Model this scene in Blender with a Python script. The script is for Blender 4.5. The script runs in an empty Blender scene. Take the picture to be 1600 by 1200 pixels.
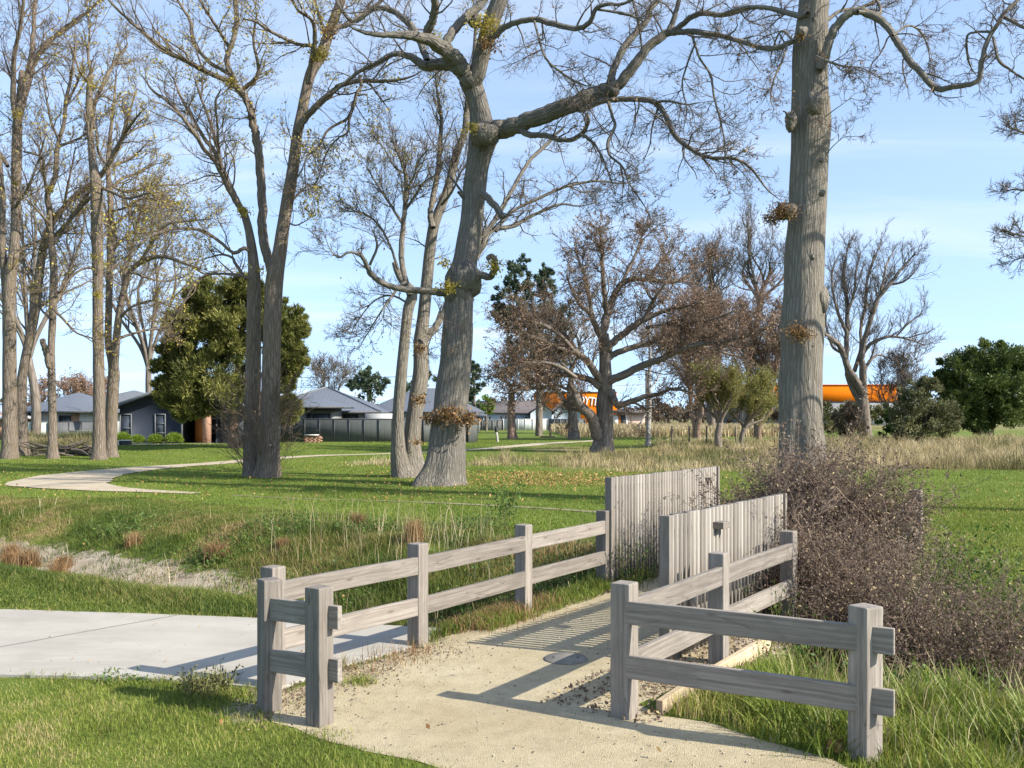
import bpy, bmesh, math
import numpy as np
from mathutils import Vector
R = math.radians
rng = np.random.default_rng(11)
SC = bpy.context.scene
COL = SC.collection
F, HZ, CAM = 1500.0, 649.0, 2.0          # focal length in photo pixels, horizon row, eye height in metres

# ------------------------------------------------------------------ basic helpers
def gp(px, py):
    """photo pixel of a point on level ground -> x, y in metres"""
    Y = F * CAM / (py - HZ)
    return (px - 800) * Y / F, Y
def sm(a, b, x):
    t = np.clip((np.asarray(x, float) - a) / (b - a), 0, 1)
    return t * t * (3 - 2 * t)
def nrm(v):
    return v / np.maximum(np.linalg.norm(v, axis=-1, keepdims=True), 1e-9)
_ns = np.random.default_rng(5).uniform(0, 6.28, (40,))
def noise2(x, y, sc=1.0, k=0):
    """smooth pseudo noise, about -1..1"""
    x = np.asarray(x, float) * sc; y = np.asarray(y, float) * sc
    a = _ns
    return (np.sin(x * 1.0 + 1.7 * np.sin(y * .8 + a[k]) + a[k + 1]) + np.sin(y * 1.13 + 1.6 * np.sin(x * .9 + a[k + 2]) + a[k + 3])
            + .6 * np.sin(2.1 * x + 1.3 * y + a[k + 4]) + .6 * np.sin(1.9 * y - 1.7 * x + a[k + 5])
            + .4 * np.sin(4.3 * x - 2.9 * y + a[k + 6]) + .4 * np.sin(3.7 * y + 3.9 * x + a[k + 7])) / 3.0

DX, DY = 0.56, 0.83                          # direction of the gravel path over the ditch
def ditch_s(x, y): return (x - 2) * DX + (y - 10.5) * DY
def path_u(x, y): return x * DY - y * DX
def hf(x, y):
    """height of the terrain"""
    x = np.asarray(x, float); y = np.asarray(y, float)
    s = ditch_s(x, y) + .25 * noise2(x, y, .45, 3); u = path_u(x, y)
    right = sm(-3.6, -3.0, u)
    near = -3.3 + .5 * right
    prof = sm(near, near + 1.9, s) - sm(-.9, 2.5, s)
    band = 1 - sm(-6.0, -5.45, u) * (1 - sm(-2.95, -2.3, u))
    fade = 1 - sm(45, 60, np.abs(x))
    z = -.78 * prof * band * fade
    far = sm(16, 24, y)
    z = z + far * (.05 * noise2(x, y, .22, 9)) * (1 - sm(80, 130, y))
    z = z + .28 * np.exp(-(((x + 19) / 9) ** 2 + ((y - 58) / 7) ** 2))
    rough = sm(-3.6, -2.6, s) * (1 - sm(2.0, 4.2, s)) * band
    z = z + rough * (.05 * noise2(x, y, 2.3, 14) + .03 * noise2(x, y, 5.1, 20))
    return z

def make_mesh(name, V, Q=None, T=None, mat=None, parent=None, origin=(0, 0, 0), attrs=None, smooth=False, mats=None, mi=None):
    V = np.asarray(V, np.float32) - np.asarray(origin, np.float32)
    Q = np.zeros((0, 4), np.int32) if Q is None or len(Q) == 0 else np.asarray(Q, np.int32)
    T = np.zeros((0, 3), np.int32) if T is None or len(T) == 0 else np.asarray(T, np.int32)
    me = bpy.data.meshes.new(name)
    me.vertices.add(len(V)); me.vertices.foreach_set('co', V.ravel())
    nl = Q.size + T.size
    me.loops.add(nl); me.loops.foreach_set('vertex_index', np.concatenate([Q.ravel(), T.ravel()]).astype(np.int32))
    npoly = len(Q) + len(T)
    me.polygons.add(npoly)
    ls = np.concatenate([np.arange(len(Q)) * 4, Q.size + np.arange(len(T)) * 3]).astype(np.int32)
    me.polygons.foreach_set('loop_start', ls)
    if smooth: me.polygons.foreach_set('use_smooth', np.ones(npoly, bool))
    for k, a in (attrs or {}).items():
        a = np.asarray(a, np.float32)
        if a.ndim == 1:
            me.attributes.new(k, 'FLOAT', 'POINT').data.foreach_set('value', a)
        else:
            me.attributes.new(k, 'FLOAT_VECTOR', 'POINT').data.foreach_set('vector', a.ravel())
    for m in (mats or ([mat] if mat else [])): me.materials.append(m)
    if mi is not None: me.polygons.foreach_set('material_index', np.asarray(mi, np.int32))
    me.update(calc_edges=True)
    o = bpy.data.objects.new(name, me); COL.objects.link(o)
    if parent is not None: o.parent = parent
    return o
def tag(o, label=None, cat=None, group=None, kind=None):
    if label: o['label'] = label
    if cat: o['category'] = cat
    if group: o['group'] = group
    if kind: o['kind'] = kind
    return o
def thing(name, label, cat, loc, rz=0.0, group=None):
    o = bpy.data.objects.new(name, None); COL.objects.link(o)
    o.empty_display_size = .2
    o.location = loc; o.rotation_euler = (0, 0, rz)
    return tag(o, label, cat, group)
def copy_thing(o, loc, label, rz=None, scale=None):
    c = o.copy(); COL.objects.link(c); c.location = loc
    if rz is not None: c.rotation_euler = (0, 0, rz)
    if scale: c.scale = (scale,) * 3 if not hasattr(scale, '__len__') else scale
    c['label'] = label
    for ch in list(o.children):
        k = ch.copy(); COL.objects.link(k); k.parent = c
        for g in list(ch.children):
            q = g.copy(); COL.objects.link(q); q.parent = k
    return c

class MB:
    """collects boxes, prisms and tubes for ONE mesh"""
    def __init__(s): s.V, s.Q, s.T, s.n, s.A = [], [], [], 0, []
    def add(s, V, Q=None, T=None, v=None):
        V = np.asarray(V, float).reshape(-1, 3)
        if Q is not None and len(Q): s.Q.append(np.asarray(Q, int) + s.n)
        if T is not None and len(T): s.T.append(np.asarray(T, int) + s.n)
        s.V.append(V); s.n += len(V)
        s.A.append(np.zeros(len(V)) if v is None else np.broadcast_to(np.asarray(v, float), (len(V),)))
    def box(s, c, d, rz=0.0, v=None):
        c = np.asarray(c, float); d = np.asarray(d, float) / 2
        P = np.array([[x, y, z] for z in (-1, 1) for y in (-1, 1) for x in (-1, 1)], float) * d
        if rz:
            cs, sn = math.cos(rz), math.sin(rz)
            P = np.stack([P[:, 0] * cs - P[:, 1] * sn, P[:, 0] * sn + P[:, 1] * cs, P[:, 2]], 1)
        s.add(P + c, [[0, 2, 3, 1], [4, 5, 7, 6], [0, 1, 5, 4], [1, 3, 7, 5], [3, 2, 6, 7], [2, 0, 4, 6]], v=v)
    def prism(s, poly, y0, y1):
        """polygon in x, z extruded along y"""
        n = len(poly)
        V = [(p[0], y0, p[1]) for p in poly] + [(p[0], y1, p[1]) for p in poly]
        Q = [[i, (i + 1) % n, n + (i + 1) % n, n + i] for i in range(n)]
        T = [[0, i, i + 1] for i in range(1, n - 1)] + [[n, n + i + 1, n + i] for i in range(1, n - 1)]
        s.add(V, Q, T)
    def quad(s, a, b, c, d): s.add([a, b, c, d], [[0, 1, 2, 3]])
    def tube(s, P, r, k=6):
        V, Q, T, _ = tube(P, r, k); s.add(V, Q, T)
    def build(s, name, mat, parent=None, origin=(0, 0, 0), smooth=False, av=False):
        V = np.concatenate(s.V)
        return make_mesh(name, V, np.concatenate(s.Q) if s.Q else None, np.concatenate(s.T) if s.T else None, mat, parent, origin,
                         {'v': np.concatenate(s.A)} if av else None, smooth)

def bevel_box(name, dims, mat, parent=None, bev=.006, rough=.0, top_dome=0.0, seed=0):
    """a length of timber centred on its own origin, its grain along local x"""
    bm = bmesh.new(); bmesh.ops.create_cube(bm, size=1)
    for v in bm.verts: v.co = Vector((v.co.x * dims[0], v.co.y * dims[1], v.co.z * dims[2]))
    bmesh.ops.bevel(bm, geom=list(bm.edges), offset=bev, segments=2, profile=.6, affect='EDGES')
    if dims[0] > .5 and rough:
        cuts = max(2, int(dims[0] / .12))
        for i in range(1, cuts):
            bmesh.ops.bisect_plane(bm, geom=bm.verts[:] + bm.edges[:] + bm.faces[:], plane_co=(-dims[0] / 2 + dims[0] * i / cuts, 0, 0), plane_no=(1, 0, 0))
        for v in bm.verts:
            v.co.y += rough * math.sin(v.co.x * 3.1 + seed) + rough * .4 * math.sin(v.co.x * 9.1 + seed * 2)
            v.co.z += rough * math.sin(v.co.x * 2.3 + 2 * seed)
    if top_dome:
        for v in bm.verts:
            if v.co.x > dims[0] / 2 - bev * 1.5:
                rr = max(abs(v.co.y) / dims[1], abs(v.co.z) / dims[2]) * 2
                v.co.x -= top_dome * rr * rr
    me = bpy.data.meshes.new(name); bm.to_mesh(me); bm.free()
    me.materials.append(mat)
    o = bpy.data.objects.new(name, me); COL.objects.link(o)
    if parent is not None: o.parent = parent
    return o

def tube(P, r, k=6, vary=0.0, soff=0.0, cap=True, seed=0, flare=None):
    """one tube: vertices, quads, tris and the unbent bark coordinates"""
    P = np.asarray(P, float); r = np.asarray(r, float); n = len(P)
    t = nrm(np.gradient(P, axis=0))
    ref = np.array([1., 0, 0]) if abs(t[0][0]) < .8 else np.array([0, 1., 0])
    N = np.zeros_like(P); u = nrm(np.cross(t[0], np.cross(ref, t[0])))
    for i in range(n):
        u = nrm(u - t[i] * np.dot(u, t[i])); N[i] = u
    B = np.cross(t, N)
    th = np.linspace(0, 2 * np.pi, k, endpoint=False)
    s = np.concatenate([[0], np.cumsum(np.linalg.norm(np.diff(P, axis=0), axis=1))]) + soff
    rr = r[:, None] * np.ones(k)
    if vary:
        rr = rr * (1 + vary * (np.sin(3 * th[None] + s[:, None] * .9 + seed) * .5 + np.sin(5 * th[None] - s[:, None] * 1.7 + 2 * seed) * .35
                               + .5 * np.sin(s[:, None] * 4.1 + seed) * np.sin(2 * th[None] + seed)))
    if flare is not None:
        rr = rr * (1 + flare[:, None] * (.5 + .5 * np.sin(5 * th + seed) + .35 * np.sin(3 * th + 2 * seed) + .25 * np.sin(8 * th + seed)))
    V = P[:, None] + rr[..., None] * (np.cos(th)[None, :, None] * N[:, None] + np.sin(th)[None, :, None] * B[:, None])
    bk = np.stack([rr * np.cos(th), rr * np.sin(th), np.repeat(s[:, None], k, 1)], -1).reshape(-1, 3)
    i = np.arange(n - 1)[:, None] * k; j = np.arange(k)[None]; j2 = (j + 1) % k
    Q = np.stack([i + j, i + j2, i + k + j2, i + k + j], -1).reshape(-1, 4)
    V = V.reshape(-1, 3); T = []
    if cap:
        V = np.concatenate([V, P[-1:] + t[-1:] * r[-1] * .4]); bk = np.concatenate([bk, [[0, 0, s[-1]]]])
        T = np.stack([(n - 1) * k + np.arange(k), (n - 1) * k + (np.arange(k) + 1) % k, np.full(k, n * k)], -1)
    return V, Q, T, bk
def tubes(P, r, k=3):
    """many thin tubes at once: P (B, n, 3), r (B, n)"""
    Bn, n = P.shape[:2]
    t = nrm(np.gradient(P, axis=1))
    ref = nrm(rng.normal(size=(Bn, 1, 3)))
    N = nrm(np.cross(t, ref)); B = np.cross(t, N)
    th = np.linspace(0, 2 * np.pi, k, endpoint=False)
    V = P[:, :, None] + r[:, :, None, None] * (np.cos(th)[None, None, :, None] * N[:, :, None] + np.sin(th)[None, None, :, None] * B[:, :, None])
    b = np.arange(Bn)[:, None, None] * n * k; i = np.arange(n - 1)[None, :, None] * k; j = np.arange(k)[None, None]; j2 = (j + 1) % k
    Q = np.stack(np.broadcast_arrays(b + i + j, b + i + j2, b + i + k + j2, b + i + k + j), -1).reshape(-1, 4)
    return V.reshape(-1, 3), Q
def grow(S, D, L, n, wander, trop=(0, 0, 0)):
    P = [S]; d = nrm(D); trop = np.asarray(trop, float)
    for i in range(n):
        d = nrm(d + wander * rng.normal(size=d.shape) + trop)
        P.append(P[-1] + d * (L / n)[:, None])
    return np.stack(P, 1)
def side_dirs(t, a0, a1):
    """directions at an angle a0..a1 (degrees) to the tangents t, at random turns"""
    n = len(t)
    a = np.radians(rng.uniform(a0, a1, n)); az = rng.uniform(0, 2 * np.pi, n)
    ref = np.where(np.abs(t[:, 2:3]) < .9, [[0, 0, 1.]], [[1., 0, 0]])
    u = nrm(np.cross(t, ref)); w = np.cross(t, u)
    return nrm(t * np.cos(a)[:, None] + (u * np.cos(az)[:, None] + w * np.sin(az)[:, None]) * np.sin(a)[:, None])
def spawn(P, m, t0=.2, t1=1.0):
    """m starts on each branch of P (B, n, 3): points, tangents, positions 0..1, owners"""
    Bn, n = P.shape[:2]
    own = np.repeat(np.arange(Bn), m); f = rng.uniform(t0, t1, len(own)) * (n - 1)
    i = np.minimum(f.astype(int), n - 2); w = (f - i)[:, None]
    a, b = P[own, i], P[own, i + 1]
    return a * (1 - w) + b * w, nrm(b - a), f / (n - 1), own
def catmull(A, per):
    """smooth curve through the rows of A"""
    A = np.asarray(A, float)
    if len(A) < 3: return np.stack([A[0] + (A[-1] - A[0]) * t for t in np.linspace(0, 1, per + 1)])
    E = np.concatenate([[2 * A[0] - A[1]], A, [2 * A[-1] - A[-2]]]); out = []
    for i in range(1, len(E) - 2):
        p0, p1, p2, p3 = E[i - 1:i + 3]
        for t in np.arange(per) / per:
            out.append(.5 * (2 * p1 + (p2 - p0) * t + (2 * p0 - 5 * p1 + 4 * p2 - p3) * t * t + (3 * p1 - p0 - 3 * p2 + p3) * t ** 3))
    out.append(A[-1])
    return np.array(out)
def leaves(C, size, drop=.0, up=.0, asp=.6, spread=.05):
    """small folded leaf quads at the points C"""
    n = len(C); C = C + rng.normal(size=(n, 3)) * spread
    sz = size * rng.uniform(.6, 1.3, n)[:, None]
    a = nrm(rng.normal(size=(n, 3)) + np.array([0, 0, -drop + up])); b = nrm(np.cross(a, rng.normal(size=(n, 3))))
    V = np.stack([C, C + a * sz * .5 + b * sz * asp * .5, C + a * sz, C + a * sz * .5 - b * sz * asp * .5], 1).reshape(-1, 3)
    Q = np.arange(4 * n).reshape(-1, 4)
    return V, Q, np.repeat(rng.uniform(0, 1, n), 4)
def blades(x, y, h, w, lean=.35, z=None, vv=None, seg=2, bend=(0, 0)):
    """grass blades standing at x, y"""
    n = len(x); z = hf(x, y) - .01 if z is None else z
    az = rng.uniform(0, 2 * np.pi, n); ax = rng.uniform(0, 2 * np.pi, n)
    ln = lean * rng.uniform(.15, 1.0, n) * h
    lx, ly = np.cos(az) * ln + bend[0] * h, np.sin(az) * ln + bend[1] * h
    wx, wy = np.cos(ax) * w / 2, np.sin(ax) * w / 2
    v = rng.uniform(0, 1, n) if vv is None else vv
    b = np.stack([x, y, z], 1); W = np.stack([wx, wy, 0 * wx], 1)
    mid = b + np.stack([lx * .3, ly * .3, h * .58], 1); tip = b + np.stack([lx, ly, h * (1 - .25 * np.minimum(ln / np.maximum(h, 1e-6), 1))], 1)
    if seg == 1:
        V = np.stack([b - W, b + W, tip], 1).reshape(-1, 3)
        return V, None, np.arange(3 * n).reshape(-1, 3), np.repeat(v, 3)
    V = np.stack([b - W, b + W, mid - W * .75, mid + W * .75, tip], 1).reshape(-1, 3)
    i = np.arange(n)[:, None] * 5
    return V, i + np.array([[0, 1, 3, 2]]), i + np.array([[2, 3, 4]]), np.repeat(v, 5)
class Cloud(MB):
    def blades(s, *a, **k): V, Q, T, v = blades(*a, **k); s.add(V, Q, T, v)
    def leaves(s, *a, **k): V, Q, v = leaves(*a, **k); s.add(V, Q, None, v)
# ------------------------------------------------------------------ materials
def lin(*c): return tuple((x / 255 / 12.92) if x / 255 <= .04045 else ((x / 255 + .055) / 1.055) ** 2.4 for x in c) + (1,)
class NT:
    def __init__(s, name, rough=.8, spec=.3):
        s.m = bpy.data.materials.new(name); s.m.use_nodes = True; s.t = s.m.node_tree; s.t.nodes.clear()
        s.out = s.n('ShaderNodeOutputMaterial'); s.b = s.n('ShaderNodeBsdfPrincipled')
        s.b.inputs['Roughness'].default_value = rough; s.b.inputs['Specular IOR Level'].default_value = spec
        s.l(s.b.outputs[0], s.out.inputs[0])
    def n(s, t, **k):
        x = s.t.nodes.new(t)
        for a, v in k.items(): setattr(x, a, v)
        return x
    def l(s, a, b): s.t.links.new(a, b)
    def attr(s, name, vec=False):
        x = s.n('ShaderNodeAttribute', attribute_name=name); return x.outputs['Vector' if vec else 'Fac']
    def obj(s): return s.n('ShaderNodeTexCoord').outputs['Object']
    def geo(s): return s.n('ShaderNodeNewGeometry').outputs['Position']
    def map(s, v, sc=(1, 1, 1), rot=(0, 0, 0), loc=(0, 0, 0)):
        x = s.n('ShaderNodeMapping'); x.inputs['Scale'].default_value = sc; x.inputs['Rotation'].default_value = rot; x.inputs['Location'].default_value = loc
        s.l(v, x.inputs[0]); return x.outputs[0]
    def noise(s, v, sc, det=4, ro=.55, dist=0):
        x = s.n('ShaderNodeTexNoise'); x.inputs['Scale'].default_value = sc; x.inputs['Detail'].default_value = det
        x.inputs['Roughness'].default_value = ro; x.inputs['Distortion'].default_value = dist
        s.l(v, x.inputs['Vector']); return x.outputs['Fac']
    def voro(s, v, sc, feat='F1', out='Distance'):
        x = s.n('ShaderNodeTexVoronoi', feature=feat); x.inputs['Scale'].default_value = sc; s.l(v, x.inputs['Vector']); return x.outputs[out]
    def ramp(s, f, stops):
        x = s.n('ShaderNodeValToRGB'); e = x.color_ramp.elements
        while len(e) < len(stops): e.new(.5)
        for q, (p, c) in zip(e, stops): q.position = p; q.color = c if len(c) == 4 else tuple(c) + (1,)
        s.l(f, x.inputs[0]); return x.outputs[0]
    def val(s, f, a, b, c=0, d=1):
        x = s.n('ShaderNodeMapRange'); x.inputs[1].default_value = a; x.inputs[2].default_value = b; x.inputs[3].default_value = c; x.inputs[4].default_value = d
        s.l(f, x.inputs[0]); return x.outputs[0]
    def mix(s, f, a, b, mode='MIX'):
        x = s.n('ShaderNodeMix', data_type='RGBA', blend_type=mode)
        for i, q in ((0, f), (6, a), (7, b)):
            if isinstance(q, (int, float)): x.inputs[i].default_value = q
            elif isinstance(q, tuple): x.inputs[i].default_value = q
            else: s.l(q, x.inputs[i])
        return x.outputs[2]
    def math(s, op, a, b=None):
        x = s.n('ShaderNodeMath', operation=op)
        for i, q in ((0, a), (1, b)):
            if q is None: continue
            if isinstance(q, (int, float)): x.inputs[i].default_value = q
            else: s.l(q, x.inputs[i])
        return x.outputs[0]
    def col(s, c):
        if isinstance(c, tuple): s.b.inputs['Base Color'].default_value = c
        else: s.l(c, s.b.inputs['Base Color'])
    def bump(s, h, st=.5, d=.01):
        x = s.n('ShaderNodeBump'); x.inputs['Strength'].default_value = st; x.inputs['Distance'].default_value = d
        s.l(h, x.inputs['Height']); s.l(x.outputs[0], s.b.inputs['Normal'])
    def transl(s, c, f):
        """thin leaves let some of the light through"""
        t = s.n('ShaderNodeBsdfTranslucent'); x = s.n('ShaderNodeMixShader'); x.inputs[0].default_value = f
        if isinstance(c, tuple): t.inputs[0].default_value = c
        else: s.l(c, t.inputs[0])
        s.l(s.b.outputs[0], x.inputs[1]); s.l(t.outputs[0], x.inputs[2]); s.l(x.outputs[0], s.out.inputs[0])
M = {}
def plain(name, c, rough=.7, spec=.3, var=.12, sc=3.0, bump=0.0):
    k = NT(name, rough, spec); f = k.noise(k.obj(), sc, 5)
    c = c if len(c) == 4 else c + (1,)
    k.col(k.ramp(f, [(.3, tuple(x * (1 - var) for x in c[:3])), (.7, tuple(x * (1 + var) for x in c[:3]))]))
    if bump: k.bump(k.noise(k.obj(), sc * 8, 4), bump, .01)
    M[name] = k.m; return k.m
def leafy(name, stops, tr=.3, rough=.6, patch=None, spec=.25):
    """leaves and blades: a colour for each leaf from its own number, drifting over the ground"""
    k = NT(name, rough, spec); v = k.attr('v')
    if patch:
        f = k.noise(k.geo(), patch[0], 4, .6); f = k.val(f, .3, .7, -patch[1], patch[1]); v = k.math('ADD', v, f)
    c = k.ramp(v, stops); k.col(c); k.transl(c, tr); M[name] = k.m; return k.m
def bark(name, dark, mid, light, sc=9.0, st=.9, moss=None, stretch=.16, d=.03):
    k = NT(name, .92, .15); v = k.attr('bk', True)
    a = k.map(v, (1, 1, stretch)); e = k.voro(a, sc, 'DISTANCE_TO_EDGE')
    a2 = k.map(v, (1, 1, stretch * 1.4)); n1 = k.noise(a2, sc * 1.6, 6, .65, .6); n2 = k.noise(v, 1.3, 4, .6); n3 = k.noise(v, 22, 3)
    ridge = k.math('MULTIPLY', k.val(e, 0, .20, .25, 1), k.val(n1, .22, .62, .15, 1))
    c = k.ramp(ridge, [(0, dark), (.45, mid), (1, light)])
    c = k.mix(k.val(n2, .35, .7, 0, .55), c, k.mix(.5, c, mid + (1,)), 'MIX')
    c = k.mix(k.val(n3, .3, .7, .0, .35), c, dark + (1,))
    if moss:
        c = k.mix(k.val(k.noise(v, 2.6, 5, .7), .52, .68, 0, .6), c, moss + (1,))
    k.col(c); h = k.math('ADD', ridge, k.math('MULTIPLY', n3, .3)); k.bump(h, st, d); M[name] = k.m; return k.m

def wood(name, a, b, c, tint=.5):
    k = NT(name, .85, .2); o = k.obj(); oi = k.n('ShaderNodeObjectInfo').outputs['Random']
    off = k.n('ShaderNodeVectorMath', operation='ADD'); k.l(o, off.inputs[0])
    cb = k.n('ShaderNodeCombineXYZ'); k.l(k.math('MULTIPLY', oi, 37.0), cb.inputs[0]); k.l(k.math('MULTIPLY', oi, 11.0), cb.inputs[1]); k.l(cb.outputs[0], off.inputs[1])
    v = off.outputs[0]
    warp = k.noise(k.map(v, (2.2, 5, 5)), 1.0, 2, .5)
    wv = k.n('ShaderNodeVectorMath', operation='ADD'); k.l(v, wv.inputs[0]); cb2 = k.n('ShaderNodeCombineXYZ')
    k.l(k.math('MULTIPLY', warp, .035), cb2.inputs[1]); k.l(k.math('MULTIPLY', warp, .04), cb2.inputs[2]); k.l(cb2.outputs[0], wv.inputs[1])
    g = k.noise(k.map(wv.outputs[0], (.8, 48, 48)), 1.0, 5, .6); fine = k.noise(k.map(v, (9, 260, 260)), 1.0, 3, .6); blot = k.noise(k.map(v, (3.2, 6, 6)), 1.0, 4, .65)
    col = k.ramp(g, [(.28, a), (.52, b), (.75, c)])
    col = k.mix(k.val(blot, .46, .70, 0, .6), col, tuple(x * .62 for x in b[:3]) + (1,))
    col = k.mix(k.val(fine, .35, .65, 0, .25), col, a if len(a) == 4 else a + (1,))
    kn = k.voro(k.map(v, (2.4, 9, 9)), 1.0); col = k.mix(k.val(kn, .05, .13, .7, 0), col, (.10, .08, .065, 1)); crk = k.voro(k.map(wv.outputs[0], (.9, 22, 22)), 1.0, 'DISTANCE_TO_EDGE'); crm = k.noise(k.map(v, (1.6, 7, 7)), 1.0, 2); col = k.mix(k.math('MULTIPLY', k.val(crk, .0, .028, .5, 0), k.val(crm, .48, .58)), col, (.05, .042, .035, 1))
    br = k.val(oi, 0, 1, .76, 1.12); hs = k.n('ShaderNodeHueSaturation'); k.l(br, hs.inputs['Value']); k.l(col, hs.inputs['Color'])
    k.col(hs.outputs[0]); k.bump(k.math('ADD', g, k.math('MULTIPLY', fine, .6)), .45, .006); M[name] = k.m; return k.m

bark('bark_oak', (.082, .073, .062), (.18, .162, .138), (.28, .256, .22), 13.0, 1.0, stretch=.12, d=.035, moss=(.15, .145, .10))
bark('bark_elm', (.105, .09, .073), (.215, .19, .156), (.315, .283, .238), 15.0, 1.0, stretch=.10, d=.03, moss=(.20, .185, .14))
bark('bark_brown', (.088, .07, .055), (.19, .153, .12), (.295, .245, .197), 12.0, 1.0, moss=(.14, .12, .055), stretch=.13, d=.03)
bark('bark_far', (.085, .07, .057), (.185, .157, .128), (.285, .245, .203), 5.0, .6)
bark('bark_red', (.12, .08, .06), (.25, .17, .125), (.35, .25, .19), 5.0, .6)
bark('bark_birch', (.10, .09, .08), (.36, .34, .31), (.55, .53, .50), 4.0, .4, stretch=1.5)
bark('bark_dead', (.085, .065, .055), (.16, .125, .105), (.27, .22, .18), 12.0, .4)
plain('twig_grey', (.125, .104, .085), .85, .2); plain('twig_brown', (.14, .105, .076), .85, .2); plain('twig_red', (.23, .155, .115), .85, .2)
plain('twig_olive', (.20, .19, .07), .85, .2); plain('twig_dead', (.19, .14, .11), .9, .1)
wood('timber', (.15, .128, .108), (.265, .235, .202), (.36, .325, .283))
wood('timber_batten', (.16, .14, .117), (.25, .222, .188), (.325, .293, .252))
wood('timber_fresh', (.36, .27, .17), (.50, .40, .27), (.58, .48, .34))
G1, G2, G3, G4 = (.108, .152, .026), (.205, .25, .042), (.285, .305, .065), (.40, .33, .14)
leafy('grass_lawn', [(0, (.15, .125, .045)), (.12, G1), (.45, G2), (.72, (.26, .295, .055)), (.93, G4), (1, (.46, .38, .18))], .35, .55, (.9, .28))
leafy('grass_green', [(0, (.105, .155, .022)), (.45, (.182, .243, .036)), (.82, (.275, .31, .06)), (1, (.40, .35, .13))], .4, .5, (.5, .2))
leafy('grass_bank', [(0, (.065, .10, .018)), (.34, (.115, .155, .028)), (.58, (.19, .185, .05)), (.78, (.27, .205, .085)), (1, (.40, .30, .15))], .3, .6, (.55, .38))
leafy('grass_dry', [(0, (.20, .155, .075)), (.35, (.38, .30, .16)), (.7, (.52, .43, .25)), (1, (.62, .54, .35))], .3, .7, (.25, .3))
leafy('grass_mixed_dry', [(0, (.10, .115, .04)), (.25, (.20, .18, .075)), (.55, (.36, .29, .15)), (1, (.56, .47, .28))], .3, .7, (.16, .45))
leafy('tussock', [(0, (.15, .085, .035)), (.5, (.29, .175, .08)), (1, (.44, .30, .16))], .3, .7)
leafy('leaf_yellow', [(0, (.24, .19, .03)), (.5, (.44, .35, .06)), (1, (.62, .52, .13))], .4, .6)
leafy('leaf_brown', [(0, (.13, .075, .03)), (.5, (.26, .15, .06)), (1, (.40, .26, .12))], .3, .7)
leafy('leaf_russet', [(0, (.16, .10, .065)), (.5, (.27, .175, .115)), (1, (.38, .26, .17))], .3, .7)
leafy('leaf_dead', [(0, (.09, .062, .048)), (.5, (.18, .13, .095)), (.85, (.28, .215, .145)), (1, (.42, .34, .17))], .2, .8)
leafy('leaf_litter', [(0, (.19, .10, .04)), (.5, (.36, .21, .08)), (1, (.52, .36, .15))], .2, .8)
leafy('leaf_olive', [(0, (.05, .055, .02)), (.5, (.115, .12, .045)), (1, (.24, .235, .12))], .25, .6)
leafy('leaf_willow', [(0, (.12, .115, .025)), (.5, (.23, .225, .05)), (1, (.34, .33, .09))], .35, .6)
leafy('leaf_bright', [(0, (.10, .16, .018)), (.5, (.20, .29, .035)), (1, (.31, .40, .06))], .4, .5)
leafy('leaf_dark', [(0, (.03, .05, .014)), (.5, (.085, .12, .03)), (1, (.20, .235, .065))], .2, .5)
leafy('leaf_macro', [(0, (.045, .055, .014)), (.5, (.13, .14, .035)), (1, (.27, .26, .075))], .2, .6)
leafy('leaf_conifer', [(0, (.03, .048, .03)), (.6, (.078, .11, .062)), (1, (.15, .19, .11))], .15, .6)
leafy('leaf_weed', [(0, (.03, .075, .012)), (.5, (.075, .15, .025)), (1, (.15, .23, .05))], .35, .5)
leafy('leaf_scrub', [(0, (.05, .04, .03)), (.5, (.11, .085, .06)), (1, (.18, .14, .09))], .2, .7)

# ground: green earth, dry thatch and bare clay, each where it lies
k = NT('ground', .95, .1); p = k.geo()
g = k.ramp(k.noise(p, .55, 6, .7), [(.3, (.085, .13, .022)), (.5, (.138, .185, .034)), (.7, (.205, .235, .056))])
g = k.mix(k.val(k.noise(k.map(p, (1, 1, 1)), 14, 5, .75), .3, .7, 0, .5), g, (.075, .115, .015, 1))
dryc = k.ramp(k.noise(p, 1.7, 6, .7), [(.3, (.15, .12, .055)), (.7, (.33, .265, .14))])
dirtc = k.ramp(k.noise(p, 3.1, 7, .72), [(.25, (.19, .14, .095)), (.45, (.36, .295, .215)), (.75, (.53, .46, .365))])
f1 = k.math('ADD', k.attr('dry'), k.val(k.noise(p, 1.1, 6, .7), .35, .65, -.35, .35))
f2 = k.math('ADD', k.attr('dirt'), k.val(k.noise(p, 1.6, 7, .75), .3, .7, -.4, .4))
c = k.mix(k.val(f1, .35, .65), g, dryc); c = k.mix(k.val(f2, .42, .58), c, dirtc); k.col(c)
k.bump(k.math('ADD', k.noise(p, 9, 6, .75), k.noise(p, 40, 4, .7)), .8, .04); M['ground'] = k.m

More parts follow.
